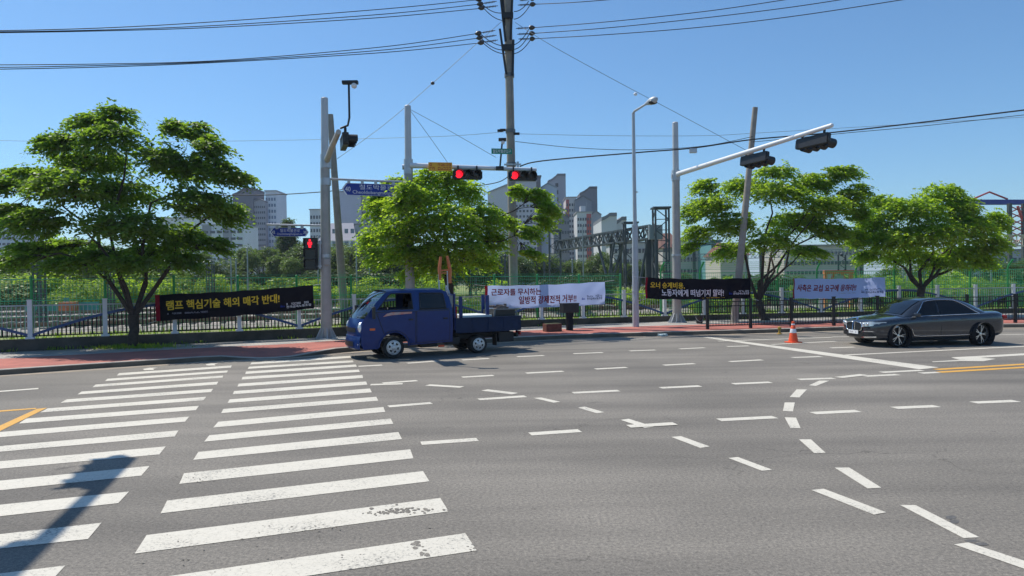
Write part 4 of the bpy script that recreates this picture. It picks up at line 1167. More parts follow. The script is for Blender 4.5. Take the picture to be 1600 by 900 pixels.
building('apartment_building', 'white and pale blue striped apartment block with a stepped front', 318, 382, 352, 240, WHT, 14, 7, 4, strips=((0.0, 0.22, 0, 1, GREY), (0.5, 0.72, 0, 1, GREY)), wh=.36, ww=.7)
building('apartment_tower', 'tall dark grey apartment slab with slanted roof left of the masts', 366, 398, 297, 300, DRK, 14, roof='slant')
building('apartment_building', 'grey apartment block with rows of small windows beside the dark slab', 398, 417, 312, 301, GREY, 14, 11, 4, wh=.4, roof='gable', peak=(.5, .03))
building('apartment_tower', 'narrow white and blue apartment tower with roof aerial', 417, 434, 299, 304, WHT, 14, 11, 3, strips=((0.0, .42, 0, .82, BLU),), wh=.5, wcol=(0.10, 0.16, 0.26))
building('apartment_building', 'dark low apartment wing below the small blue road sign', 432, 449, 371, 290, (0.13, 0.15, 0.2), 12, 6, 4, wh=.3)
building('apartment_building', 'slim pale apartment block just left of the signal mast', 486, 504, 328, 280, (0.58, 0.58, 0.6), 12, 8, 3, wh=.5)
building('apartment_building', 'white low building with blue windows behind the leaning pole', 500, 557, 346, 240, (0.66, 0.70, 0.78), 14, 4, 4, wcol=(0.10, 0.15, 0.22), wh=.36, roof='hip', roofcol=(0.34, 0.33, 0.38))
building('apartment_tower', 'large windowless lavender apartment gable behind the blue direction sign', 526, 566, 300, 300, LAV, 16)
building('apartment_tower', 'grey apartment front with balcony windows right of the lavender gable', 566, 640, 303, 301, GREY, 16, 11, 6, wh=.5)
building('apartment_building', 'grey lower block in front of the balcony tower', 556, 592, 351, 245, (0.3, 0.31, 0.35), 14, 3, 4, wh=.4)
building('apartment_tower', 'wide lavender gabled apartment tower behind the concrete utility pole', 764, 806, 287, 280, (0.50, 0.49, 0.555), 16, roof='gable', peak=(.9, .09))
building('apartment_tower', 'lavender apartment front with window columns right of the utility pole', 806, 840, 284, 281, LAV, 16, 13, 4, wh=.42, ww=.55)
building('apartment_tower', 'thin dark apartment slab edge right of the second red signal', 839, 847, 276, 282, DRK, 14)
building('apartment_tower', 'pale blue hip gabled apartment tower in the centre cluster', 847, 872, 287, 286, BLU, 16, roof='gable', peak=(.45, .045))
building('apartment_tower', 'tallest grey slab with a column of black balconies', 858, 886, 275, 310, (0.34, 0.34, 0.37), 14, 10, 1, ww=.16, wh=.55, roof='slant', wcol=(0.03, 0.03, 0.035))
building('apartment_tower', 'dark gabled apartment block at the left end of the truss', 866, 891, 335, 230, (0.17, 0.18, 0.22), 14, roof='gable', peak=(.55, .06), rows=5, cols=4, wh=.3)
building('apartment_tower', 'white apartment front with a red stripe in the centre cluster', 886, 902, 309, 290, (0.62, 0.58, 0.58), 14, 11, 3, strips=((0.0, .3, .35, .98, (0.45, 0.09, 0.08)),), wh=.5)
building('apartment_tower', 'dark blue grey gabled tower above the red striped blocks', 900, 926, 307, 288, (0.20, 0.22, 0.28), 14, roof='gable', peak=(.5, .05))
building('apartment_tower', 'tall dark tower with a swept roof at the cluster right end', 908, 935, 295, 312, (0.15, 0.16, 0.2), 14, roof='slant')
building('apartment_building', 'white lower apartment block with a broad red panel', 903, 926, 332, 262, (0.56, 0.56, 0.58), 14, 8, 4, strips=((.64, .96, .2, .98, (0.45, 0.07, 0.06)),), wh=.45)
building('apartment_building', 'small lavender gabled block right of the red panel', 925, 941, 331, 263, (0.36, 0.36, 0.43), 14, roof='gable', peak=(.45, .05))
building('factory_building', 'pale shed with a sawtooth roof left of the lamp pole', 941, 965, 338, 200, (0.52, 0.53, 0.55), 20, roof='slant', roofcol=(0.16, 0.17, 0.19))
building('factory_building', 'smaller sawtooth shed beside the lamp pole', 964, 980, 344, 201, (0.52, 0.53, 0.55), 20, roof='slant', roofcol=(0.16, 0.17, 0.19))
building('factory_building', 'low grey factory with window bands behind the truss legs', 960, 1040, 380, 170, (0.42, 0.43, 0.45), 14, 3, 9, wh=.4)
building('house', 'brown roofed house beside the signal mast at right', 1036, 1062, 362, 150, (0.42, 0.38, 0.36), 10, 2, 3, roof='hip', roofcol=(0.17, 0.08, 0.06), wh=.3)
building('house', 'grey flat roofed houses right of the signal mast', 1062, 1112, 374, 150, (0.44, 0.43, 0.43), 12, 3, 6, wh=.35)
building('office_building', 'narrow teal glass building beside the brown roofed house', 1112, 1127, 378, 140, (0.10, 0.26, 0.28), 10, 5, 2, wcol=(0.05, 0.17, 0.18), wh=.7, ww=.8)
building('house', 'cream house with red brown roof left of the leaning pole', 1126, 1170, 377, 130, (0.46, 0.43, 0.38), 10, 2, 3, roof='hip', roofcol=(0.15, 0.06, 0.04), wh=.32, ww=.4)
building('factory_building', 'long beige low building with window rows behind the white banner', 1228, 1350, 385, 150, (0.47, 0.45, 0.41), 16, 3, 14, wh=.34, ww=.6)
building('factory_building', 'grey low depot building below the red steel frame', 1500, 1680, 392, 150, (0.42, 0.43, 0.44), 16, 2, 12, wh=.35)

# ------------------------------------------------------------------ steel structures in the yard
def lattice(b, a, c, w, n, up=(0, 0, 1), r=0.05):      # flat truss between two points with depth w along `up`
    a, c, up = Vector(a), Vector(c), Vector(up)
    h = up * w
    b.bar(a, c, r * 2, r * 2); b.bar(a + h, c + h, r * 2, r * 2)
    for i in range(n):
        p, q = a.lerp(c, i / n), a.lerp(c, (i + 1) / n)
        b.bar(p, q + h if i % 2 == 0 else q, r * 1.3, r * 1.3) if False else b.bar(p if i % 2 == 0 else p + h, q + h if i % 2 == 0 else q, r * 1.4, r * 1.4)
        b.bar(p, p + h, r, r)
    return b
# long truss bridge
A, B = at(868, 391, 84), at(1016, 372, 60)
root = thing('gantry_truss', 'dark grey steel truss bridge on legs between utility pole and mast', 'truss', gx(940, 72, 0.1))
O = root.location.copy()
up1 = at(868, 377, 84) - A
for off in (Vector((0, 0, 0)), Vector((0.6, 1.0, 0))):
    b = MB(); lattice(b, A + off, B + off, 1.08, 22, r=0.075); b.build('truss_girder', M['steel'], root, o=O)
b = MB()
for k in range(23):
    p = A.lerp(B, k / 22); b.bar(p + Vector((0, 0, 1.08)), p + Vector((0.6, 1.0, 1.08)), 0.08, 0.08); b.bar(p, p + Vector((0.6, 1.0, 0)), 0.08, 0.08)
for k in range(11):
    p = A.lerp(B, (k + .5) / 11); q = A.lerp(B, (k + .8) / 11); b.bar(p + Vector((0, -0.08, 1.04)), q + Vector((0, -0.08, 0.04)), 0.03, 0.16)
b.build('cross_brace', M['steel_pale'], root, o=O)
def leg(px, D, z1, w=0.8):
    g = gx(px, D, 0.0)
    b = MB()
    for sx in (-1, 1):
        for sy in (-1, 1):
            b.bar(g + Vector((sx * w / 2, sy * w / 2, 0)), Vector((g.x + sx * w / 2, g.y + sy * w / 2, z1)), 0.14, 0.14)
    n = int(z1 / 0.8)
    for i in range(n):
        z, zz = z1 * i / n, z1 * (i + 1) / n
        s = 1 if i % 2 else -1
        b.bar(g + Vector((-w / 2 * s, -w / 2, z)), g + Vector((w / 2 * s, -w / 2, zz)), 0.07, 0.07)
        b.bar(g + Vector((-w / 2, -w / 2 * s, z)), g + Vector((-w / 2, w / 2 * s, zz)), 0.07, 0.07)
        b.bar(g + Vector((-w / 2, -w / 2, zz)), g + Vector((w / 2, -w / 2, zz)), 0.06, 0.06)
    b.box(g + Vector((0, 0, z1 + 0.1)), (w + 0.35, w + 0.35, 0.14))
    return b.build('leg', M['steel'], root, o=O)
leg(868, 84, at(868, 362, 84).z, 1.3); leg(963, 69, at(963, 372, 69).z, 0.9); leg(986, 64, at(986, 350, 64).z, 1.0); leg(1034, 59, at(1034, 327, 59).z, 1.1)
b = MB()
b.bar(gx(945, 66, 0), at(960, 378, 66), 0.18, 0.18); b.bar(gx(948, 70, 0), at(975, 376, 68), 0.2, 0.2); b.bar(gx(994, 60, 0), at(1012, 374, 60), 0.18, 0.18)
b.bar(gx(958, 70, 0), at(935, 384, 72), 0.18, 0.18)
b.build('brace', M['steel'], root, o=O)
b = MB(); p = at(1024, 363, 59.2); b.box(p, (1.1, 0.5, 1.2)); b.build('end_plate', M['steel_pale'], root, o=O)
for px, D in ((1014, 62), (1024, 61)):
    g = gx(px, D, 0); b = MB(); b.bar(g, Vector((g.x, g.y, at(px, 372, D).z)), 0.5, 0.5); b.build('leg', M['steel'], root, o=O)
# left overhead-line truss with its two lattice columns
root = thing('overhead_line_truss', 'slim steel overhead line truss on two columns behind the dark tree', 'truss', gx(63, 33, 0.1))
O = root.location.copy()
b = MB(); lattice(b, at(60, 407.5, 33), at(335, 412, 46), 0.26, 44, r=0.03); b.build('truss_girder', M['steel_pale'], root, o=O)
for px, D, y1 in ((63, 33, 392), (172, 40, 404), (330, 46, 408)):
    g = gx(px, D, 0.0)
    z1 = at(px, y1, D).z
    b = MB()
    for sx in (-1, 1):
        for sy in (-1, 1): b.bar(g + Vector((sx * .17, sy * .17, 0)), Vector((g.x + sx * .17, g.y + sy * .17, z1)), 0.07, 0.07)
    for i in range(12):
        s = 1 if i % 2 else -1
        for yy in (-.17, .17): b.bar(g + Vector((-.17 * s, yy, z1 * i / 12)), g + Vector((.17 * s, yy, z1 * (i + 1) / 12)), 0.03, 0.03)
    b.build('column', M['steel'], root, o=O)
# short white truss seen low in the centre
root = thing('overhead_line_truss', 'short pale overhead line truss low behind the centre tree', 'truss', gx(850, 75, 0.1))
O = root.location.copy()
b = MB(); lattice(b, at(790, 399, 75), at(852, 403, 78), 0.5, 16, r=0.05); b.build('truss_girder', M['steel_pale'], root, o=O)
b = MB(); g = gx(851, 78, 0); b.bar(g, Vector((g.x, g.y, at(851, 399, 78).z)), 0.2, 0.2); g = gx(790, 75, 0); b.bar(g, Vector((g.x, g.y, at(790, 397, 75).z)), 0.2, 0.2); b.build('column', M['steel'], root, o=O)
# right pale truss
root = thing('overhead_line_truss', 'long pale overhead line truss across the right background', 'truss', gx(1250, 66, 0.1))
O = root.location.copy()
b = MB(); lattice(b, at(1060, 407, 70), at(1345, 398, 66), 0.55, 46, r=0.035); b.build('truss_girder', M['steel_pale'], root, o=O)
for px in (1085, 1190, 1345):
    D = 70 - (px - 1060) * 4 / 285
    g = gx(px, D, 0); b = MB(); b.bar(g, Vector((g.x, g.y, at(px, 392, D).z)), 0.28, 0.28); b.build('column', M['steel'], root, o=O)
# blue and red steel frame far right
root = thing('gantry_crane', 'blue and red steel gantry frame rising behind the right edge tree', 'gantry', gx(1570, 110, 0.1))
O = root.location.copy()
D = 110
b = MB(); b.bar(at(1512, 316, D), at(1680, 316, D + 6), 0.9, 0.75); b.build('beam', M['steel_blue'], root, o=O)
b = MB(); b.path([at(1518, 312, D), at(1546, 300, D + 1), at(1574, 311, D + 2)], 0.14, 6); b.path([at(1590, 322, D), at(1598, 345, D), at(1612, 352, D)], 0.22, 6)
for k in range(6):
    b.bar(at(1578, 322 + k * 10, D), at(1600, 332 + k * 10, D), 0.14, 0.14); b.bar(at(1600, 322 + k * 10, D), at(1578, 332 + k * 10, D), 0.14, 0.14)
b.build('red_brace', M['steel_red'], root, o=O)
b = MB()
for px in (1578, 1600, 1640):
    g = gx(px, D, 0); b.bar(g, Vector((g.x, g.y, at(px, 318, D).z)), 0.5, 0.5)
b.build('column', M['steel'], root, o=O)
b = MB(); lattice(b, at(1570, 384, D - 8), at(1700, 384, D - 8), 1.5, 14, r=0.11); b.build('lower_truss', mat('tan_steel', (0.45, 0.40, 0.32), 0.6), root, o=O)
# slim yard poles
for (px, D, yt, yb_) in [(362, 62, 402, 0), (370, 60, 405, 0), (388, 58, 388, 0), (558, 60, 388, 0), (578, 62, 404, 0), (498, 60, 371, 0), (912, 70, 352, 0), (895, 60, 406, 0), (1166, 52, 400, 0), (1412, 47, 400, 0), (1418, 46, 396, 0), (1227, 50, 404, 0), (705, 60, 398, 0), (1463, 52, 402, 0), (1549, 50, 408, 0)]:
    g = gx(px, D, 0.1)
    b = MB(); b.tube(g, Vector((g.x, g.y, at(px, yt, D).z)), 0.07, 0.05, 8)
    b.ball(Vector((g.x, g.y, at(px, yt, D).z)), 0.08, 8)
    ob = b.build('yard_pole', M['steel_pale'], None, smooth=40, o=g, loc=g)
    tag(ob, 'slim pale steel pole standing in the railway yard', 'pole', 'slim poles in the railway yard')
for (px, D, w_, yt) in [(1316, 50, 0.5, 398), (790, 48, 0.45, 400), (740, 52, 0.4, 402), (1440, 56, 0.5, 402), (800, 55, 0.4, 405)]:
    g = gx(px, D, 0.1); z1 = at(px, yt, D).z
    b = MB()
    for sx in (-1, 1): b.bar(g + Vector((sx * w_ / 2, 0, 0)), Vector((g.x + sx * w_ / 2, g.y, z1)), 0.09, 0.09)
    for k in range(10): b.bar(g + Vector((w_ / 2 * (1 if k % 2 else -1), 0, z1 * k / 10)), g + Vector((-w_ / 2 * (1 if k % 2 else -1), 0, z1 * (k + 1) / 10)), 0.04, 0.04)
    b.ball(Vector((g.x, g.y, z1)), 0.12, 8)
    ob = b.build('lattice_pole', M['steel'], None, o=g, loc=g)
    tag(ob, 'grey lattice overhead line pole standing in the railway yard', 'pole', 'lattice poles in the railway yard')
# small yard things
g = gx(104, 48, 0.2); root = thing('site_cabin', 'small teal hoarding and orange crate beyond the tracks at left', 'hoarding', g)
b = MB(); b.box((0, 0, .55), (0.25, .2, 1.3)); b.box((1.1, 0, .45), (2.2, .12, .9)); b.box((-1.6, 0.1, .4), (2.4, .1, .7)); b.build('panel', M['teal'], root)
b = MB(); b.box((.45, -.5, .55), (1.0, .6, .75)); b.build('crate', M['orange'], root, bevel=0.02)
g = gx(1310, 42, 0.3)
root = thing('rail_buffer', 'rusty orange buffer frame showing above the right white banner', 'buffer stop', g)
b = MB(); z = at(1310, 425, 42).z
z1 = z - g.z
for s in (-1, 1): b.bar((s * .75, 0, -0.2), (s * .75, 0, z1), .16, .16); b.bar((s * .75, 0, z1 * .4), (s * .2, 0, z1), .12, .12)
b.bar((-.85, 0, z1), (.85, 0, z1), .3, .2); b.bar((-.8, 0, z1 * .75), (.8, 0, z1 * .75), .1, .14); b.build('frame', M['orange'], root)
b = MB(); b.box((0, -.1, z1 - .35), (.5, .1, .3)); b.build('plate', M['steel_pale'], root)

# ------------------------------------------------------------------ poles, masts, signals
def pole_pts(xt, yt, xb, D, z0=0.13):
    base = gx(xb, D, z0)
    top = at(xt, yt, D)
    return base, top
def flange(base, parent, O, r=0.24):
    b = MB()
    b.tube(base, base + Vector((0, 0, 0.06)), r * 1.75, n=16)
    for k in range(10):
        a = 2 * math.pi * k / 10
        d = Vector((math.cos(a), math.sin(a), 0))
        b.prism([base + d * r * 0.7 + Vector((0, 0, .06)), base + d * r * 1.6 + Vector((0, 0, .06)), base + d * r * 1.5 + Vector((0, 0, .12)), base + d * r * 0.8 + Vector((0, 0, .45))], Vector((-d.y, d.x, 0)) * 0.025)
    return b.build('base_flange', M['galv'], parent, o=O)
def traffic_light(parent, O, pos, rz, n=3, lit=0, tilt=0.0, vr=0.155, vl=0.26, drop=0.0):
    """body long axis = local x, faces local -y"""
    p = 0.345
    b = MB()
    b.box((0, 0, 0), (n * p + 0.02, 0.17, 0.37))
    for s in (-1, 1): b.box((s * (n * p / 2 + 0.03), 0.0, 0), (0.05, 0.12, 0.28))
    for s in (-.35, .35): b.box((s * n * p, 0.0, 0.25), (0.06, 0.08, 0.2))
    body = b.build('traffic_light', M['black'], parent, bevel=0.02)
    body.location = Vector(pos) - O
    body.rotation_euler = (tilt, 0, rz)
    for i in range(n):
        x = (i - (n - 1) / 2) * p
        Mx = Matrix.Translation((x, -0.088, 0)) @ Matrix.Rotation(R(90), 4, 'X')
        l = MB(); l.lathe([(0, 0.02), (0.08, 0.016), (0.145, 0)], 20, Mx)
        l.build('lens', M['lens_red'] if i == lit else M['lens_off'], body, smooth=50)
        v = MB()
        Mv = Matrix.Translation((x, -0.088, -drop)) @ Matrix.Rotation(R(90), 4, 'X') @ Matrix.Rotation(R(-25), 4, 'Z')
        v.lathe([(vr, 0), (vr + .003, vl), (vr - .007, vl), (vr - .005, 0)], 18, Mv, arc=R(230) if not drop else 2 * math.pi)
        v.build('visor', M['black'], body, smooth=40)
    return body
def cctv(parent, O, foot, top, out):
    foot, top = Vector(foot), Vector(top)
    b = MB(); b.path([foot, foot + Vector(out) * 0.22 + Vector((0, 0, .08)), Vector((top.x, top.y, foot.z + 0.3)) , top], 0.032, 8)
    b.build('camera_post', M['black'], parent, o=O, smooth=50)
    b = MB(); b.box(top + Vector((0.04, 0, 0.02)), (0.46, 0.16, 0.10)); 
    h = b.build('camera_housing', M['black'], parent, o=O, bevel=0.02)
    b = MB(); b.ball(top + Vector((0.16, -0.03, -0.08)), 0.085, 12); b.build('camera_dome', M['pole_white'], h, o=O, smooth=60)

# --- left signal mast
base, top = pole_pts(507, 154, 510, 25.8)
root = thing('signal_mast', 'signal mast with CCTV, road signs and red walk light beside the truck', 'signal mast', base)
O = root.location.copy()
zc = at(509, 252, 25.8).z
jn = base.lerp(top, (zc - base.z) / (top.z - base.z))
b = MB(); b.path([base, base.lerp(top, .25), jn], [0.20, 0.185, 0.165], 20); b.build('pole', M['pole_tan'], root, o=O, smooth=40)
b = MB(); b.path([jn, top], [0.14, 0.125], 20); b.ball(top, 0.127, 16, (1, 1, .4)); b.build('upper_pole', M['pole_light'], root, o=O, smooth=40)
b = MB()
for yy, hh in ((252, .50), (284, .26), (400, .12)):
    p = at(509, yy, 25.8); b.tube(p - Vector((0, 0, hh / 2)), p + Vector((0, 0, hh / 2)), 0.19 if yy < 300 else 0.205, n=18)
b.build('collar', M['galv'], root, o=O, smooth=30)
flange(base, root, O, 0.23)
tip = at(529, 206, 20.6)
arm0 = at(511, 250, 25.7)
b = MB(); b.path([arm0, arm0.lerp(tip, .5) + Vector((0, 0, 0.03)), tip], [0.11, 0.095, 0.075], 14); b.build('arm', M['pole_tan'], root, o=O, smooth=40)
ad = (tip - arm0); ang = math.atan2(ad.y, ad.x)
traffic_light(root, O, tip - ad.normalized() * 0.55 + Vector((0.20, 0.05, -0.18)), ang + math.pi, 3, lit=-1)
cctv(root, O, tip + Vector((0.05, 0, 0.1)), at(545, 130, 20.6), (1, 0, 0))
# road sign arms
def sign_plate(parent, O, c, w, h, mt, ax=Vector((1, 0, 0)), pts='both', thick=0.03):
    c = Vector(c)
    ax = ax.normalized()
    upv = Vector((0, 0, 1))
    nrm = ax.cross(upv) * 1.0
    pl = [(-.5, 0), (-.5 + h / w * .35, .5), (.5 - (h / w * .35 if pts == 'both' else 0), .5)] + ([(.5, 0)] if pts == 'both' else []) + [(.5 - (h / w * .35 if pts == 'both' else 0), -.5), (-.5 + h / w * .35, -.5)] if pts != 'none' else [(-.5, .5), (.5, .5), (.5, -.5), (-.5, -.5)]
    b = MB(); b.prism([c + ax * (x * w) + upv * (y * h) for x, y in pl], -nrm * thick)
    p = b.build('sign_panel', mt, parent, o=O)
    fn = lambda u, v: c + ax * ((u - .5) * w) + upv * ((.5 - v) * h) + nrm * 0.006
    # white border
    bb = MB()
    k = 0.955
    for (x0, y0), (x1, y1) in zip(pl, pl[1:] + pl[:1]):
        P0, P1 = c + ax * (x0 * w) + upv * (y0 * h), c + ax * (x1 * w) + upv * (y1 * h)
        Q0, Q1 = c + (P0 - c) * k, c + (P1 - c) * k
        bb.add([P0 + nrm * .004, P1 + nrm * .004, Q1 + nrm * .004, Q0 + nrm * .004], [(0, 1, 2, 3)])
    if pts != 'none': bb.build('sign_border', M['white'], p, o=O)
    return p, fn
def sign_arm(p0, p1, drops, parent, O, r=0.035):
    b = MB(); b.tube(p0, p1, r, n=8)
    for q in drops: b.box(q, (0.10, 0.05, 0.14))
    return b.build('sign_arm', M['galv'], parent, o=O)
D = 25.9
sign_arm(at(512, 279.5, D), at(634, 284.5, D + .2), [at(545, 283.5, D), at(566, 284.5, D), at(587, 285.5, D), at(615, 286.5, D)], root, O, 0.04)
ca, cb = at(534, 295, D), at(640, 298.5, D)
p, fn = sign_plate(root, O, (ca + cb) / 2, (cb - ca).length, 0.44, M['blue_sign'], (cb - ca))
tb_ = MB()
text_on(tb_, '40', fn, 0.05, 0.13, 0.30, 0.70, 0.012)
text_on(tb_, '철도박물관로', fn, 0.26, 0.86, 0.09, 0.50, 0)
text_on(tb_, 'Cheoldobangmulgwan-ro', fn, 0.16, 0.93, 0.58, 0.95, 0)
tb_.build('lettering', M['white'], p, o=O)
sign_arm(at(505, 352.5, D), at(417, 351, D), [at(433, 355, D), at(452, 355, D), at(472, 355, D)], root, O)
ca, cb = at(422, 362.5, D), at(482, 362.7, D)
p, fn = sign_plate(root, O, (ca + cb) / 2, (cb - ca).length, 0.31, M['blue_sign'], (cb - ca))
tb_ = MB()
text_on(tb_, '42', fn, 0.05, 0.13, 0.35, 0.7, 0.02); text_on(tb_, '38', fn, 0.87, 0.95, 0.35, 0.7, 0.02)
text_on(tb_, '철도박물관로', fn, 0.26, 0.78, 0.14, 0.52, 0); text_on(tb_, 'Cheoldobangmulgwan-ro', fn, 0.18, 0.84, 0.60, 0.9, 0)
tb_.build('lettering', M['white'], p, o=O)
# pedestrian light
c = at(486, 397, 25.6)
b = MB(); b.box((0, 0, 0), (0.46, 0.24, 1.16)); 
pl = b.build('pedestrian_light', M['black'], root, bevel=0.02); pl.location = c - O
for k, zz in enumerate((0.375, 0.0, -0.375)):
    b = MB(); b.box((0, -0.125, zz), (0.36, 0.012, 0.34)); b.build('lens', M['lens_off'], pl)
    b = MB(); b.box((0, -0.20, zz + 0.185), (0.42, 0.17, 0.015)); b.box((-.205, -0.18, zz + .05), (0.015, 0.12, 0.26)); b.box((.205, -0.18, zz + .05), (0.015, 0.12, 0.26)); b.build('visor', M['black'], pl)
b = MB()
y0 = -0.137
b.lathe([(0, 0), (0.042, 0)], 14, Matrix.Translation((0, y0, 0.375 + 0.115)) @ Matrix.Rotation(R(90), 4, 'X'))
b.add([(x, y0, 0.375 + z) for x, z in ((-.075, .06), (.075, .06), (.085, -.04), (.05, -.045), (.045, -.15), (-.045, -.15), (-.05, -.045), (-.085, -.04))], [tuple(range(8))])
b.build('red_figure', M['lens_red'], pl)
b = MB(); b.tube(at(500, 376, 25.7), at(500, 420, 25.7), 0.05, n=10); b.bar(at(492, 380, 25.65), at(509, 380, 25.7), 0.06, 0.05); b.bar(at(492, 416, 25.65), at(509, 416, 25.7), 0.06, 0.05)
b.build('bracket', M['galv'], root, o=O)
# cabinet strip on the pole
b = MB(); b.box(at(511, 409, 25.58), (0.22, 0.05, 0.22)); b.build('junction_box', M['pole_tan'], root, o=O, bevel=0.01)

# --- leaning utility pole beside it
base = gx(541, 27.7, 0.1); top = at(516, 179, 27.7)
b = MB(); b.path([base - Vector((0, 0, .2)), top], [0.17, 0.115], 16)
ob = b.build('utility_pole', M['concrete'], None, smooth=40, o=base, loc=base)
tag(ob, 'slim leaning concrete utility pole close behind the left signal mast', 'utility pole')
LP1 = top; LP1_mid = at(525, 247, 27.7)

# --- centre mast with red lights
base, top = pole_pts(637, 166, 642, 27.0)
root = thing('signal_mast', 'signal mast with two lit red traffic lights over the green tree', 'signal mast', base)
O = root.location.copy()
jn = at(638, 264, 27.0)
b = MB(); b.path([base, jn], [0.19, 0.165], 18); b.build('pole', M['pole_tan'], root, o=O, smooth=40)
b = MB(); b.path([jn, top], [0.135, 0.12], 18); b.ball(top, 0.122, 14, (1, 1, .4)); b.build('upper_pole', M['pole_light'], root, o=O, smooth=40)
b = MB(); b.tube(at(638, 272, 27), at(638, 249, 27), 0.175, n=18); b.tube(at(629, 261, 27), at(640, 261, 27), 0.1, n=10); b.build('collar', M['galv'], root, o=O, smooth=30)
a0, a1 = at(640, 258.5, 26.9), at(838, 265.5, 28.0)
b = MB(); b.path([a0, a0.lerp(a1, .08), a1], [0.11, 0.10, 0.075], 12); b.build('arm', M['pole_white'], root, o=O, smooth=40)
rz = math.atan2((a1 - a0).y, (a1 - a0).x)
traffic_light(root, O, at(730.5, 273, 27.25), rz, 3, 0)
traffic_light(root, O, at(816.5, 275, 27.7), rz, 3, 0)
ca, cb = at(670, 261, 26.95), at(707, 261.5, 27.1)
p, fn = sign_plate(root, O, (ca + cb) / 2 + Vector((0, -.12, 0)), (cb - ca).length, 0.33, M['yellow_sign'], (cb - ca), 'none')
tb_ = MB(); bars_on(tb_, fn, .04, .96, .12, .45, 8, 3); bars_on(tb_, fn, .04, .96, .55, .9, 8, 9); tb_.build('lettering', M['red_text'], p, o=O)
f = at(781, 263, 27.5); tpc = at(785, 219, 27.5)
b = MB(); b.path([f, tpc], 0.034, 8); b.box(f + Vector((0, 0, 0)), (0.3, 0.2, 0.14)); b.build('camera_post', M['black'], root, o=O)
b = MB(); b.box(tpc + Vector((0, 0, .02)), (0.3, 0.24, 0.1)); h = b.build('camera_housing', M['black'], root, o=O, bevel=0.02)
b = MB(); b.ball(tpc + Vector((0.02, -.05, -.09)), 0.075, 12); b.build('camera_dome', M['pole_white'], h, o=O, smooth=60)
ca, cb = at(768, 236.5, 27.4), at(800, 237, 27.5)
p, fn = sign_plate(root, O, (ca + cb) / 2 + Vector((0, -.06, 0)), (cb - ca).length, 0.205, M['green_sign'], (cb - ca), 'none')
tb_ = MB(); text_on(tb_, '철도박물관입구', fn, .06, .95, .18, .82, .01); tb_.build('lettering', M['white'], p, o=O)

# --- tall concrete utility pole with insulators
PD = 31.7
base = gx(804, PD, 0.1); top = at(792, -60, PD)
root = thing('utility_pole', 'tall concrete utility pole with many insulators at the picture top', 'utility pole', base)
O = root.location.copy()
b = MB(); b.path([base, top], [0.20, 0.17], 20); b.build('pole', M['concrete'], root, o=O, smooth=40)
UP = {}
def px_pole(y): return 792 + (804 - 792) * (y + 60) / (500 + 60)
b = MB()
for y in (26, 76, 118, 205, 257):
    b.tube(at(px_pole(y), y + 3, PD), at(px_pole(y), y - 3, PD), 0.22, n=16)
b.build('band', M['wire_grey'], root, o=O)
b = MB()
for (x0, y0, x1, y1) in ((782, -6, 790, 65), (781, 45, 791, 116), (801, -20, 798, 62), (802, 62, 801, 118), (785, -20, 788, 40)):
    b.bar(at(x0, y0, PD - .3), at(x1, y1, PD - .26), 0.07, 0.09)
b.bar(at(784, 24, PD - .3), at(802, 24, PD - .3), 0.12, 0.25); b.bar(at(784, 74, PD - .3), at(802, 74, PD - .3), 0.12, 0.25)
b.build('bracket', M['black_metal'], root, o=O)
def insulator(xa, ya, xb, yb, D=PD - .35):               # from pole side (a) to the wire end (b)
    a, c = at(xa, ya, D), at(xb, yb, D)
    b = MB()
    b.tube(a, c, 0.016, n=6)
    d = (c - a)
    for k in range(7):
        p = a + d * (0.12 + 0.075 * k)
        b.tube(p, p + d.normalized() * 0.03, 0.055, 0.035, 10)
    p = a + d * 0.68
    b.path([p, p + d * 0.08, p + d * 0.2, a + d * 1.0], [0.05, 0.1, 0.1, 0.03], 10)
    b.build('insulator', M['porcelain'], root, o=O, smooth=40)
    return c
INS = {}
for k, (xa, ya, xb, yb) in enumerate([(774, 47.5, 742, 53), (776, 55, 744, 60), (778, 62.5, 746, 67.5), (776, 2, 745, 7), (778, 9, 747, 13), (774, -6, 743, 0)]): INS['L%d' % k] = insulator(xa, ya, xb, yb)
for k, (xa, ya, xb, yb) in enumerate([(806, 44.5, 836, 43), (808, 53.5, 836, 52), (810, 61, 836, 60.5), (809, 8, 837, 6.5), (812, 1, 836, -3), (806, -8, 836, -12)]): INS['R%d' % k] = insulator(xa, ya, xb, yb)
def jumper(x0, y0, x1, y1, sag):
    a, c = at(x0, y0, PD - .35), at(x1, y1, PD - .35)
    return [a.lerp(c, t) + Vector((0, 0, -sag * 4 * t * (1 - t))) for t in np.linspace(0, 1, 9)]
b = MB()
for (x0, y0, x1, y1, s) in ((752, 54, 790, 72, .12), (753, 61, 789, 78, .14), (756, 68, 791, 84, .12), (755, 8, 786, 20, .12), (757, 14, 790, 32, .14), (826, 46, 803, 70, .12), (827, 53, 804, 77, .14), (829, 62, 802, 84, .14), (828, 8, 803, 30, .14), (826, 2, 803, 18, .12)):
    b = MB(); b.path(jumper(x0, y0, x1, y1, s), 0.018, 6); b.build('jumper_wire', M['wire'], root, o=O, smooth=60)
b = MB()
for (x, y, s) in ((786, 204, -1), (803, 209, 1), (790, 203, -1)):
    p = at(x, y, PD - .1); b.tube(p, p + Vector((s * .25, 0, 0)), 0.06, n=8)
b.build('bracket', M['black_metal'], root, o=O)
b = MB(); b.box(at(801, 257, PD - .2), (0.75, .08, .07)); b.box(at(809, 257, PD - .2), (0.1, .1, .25)); b.build('bracket', M['galv'], root, o=O)
b = MB(); b.path([at(799, 120, PD - .2), at(801.5, 205, PD - .23), at(803, 260, PD - .25), at(809, 400, PD - .3)], 0.012, 5); b.build('down_lead', M['wire_grey'], root, o=O)

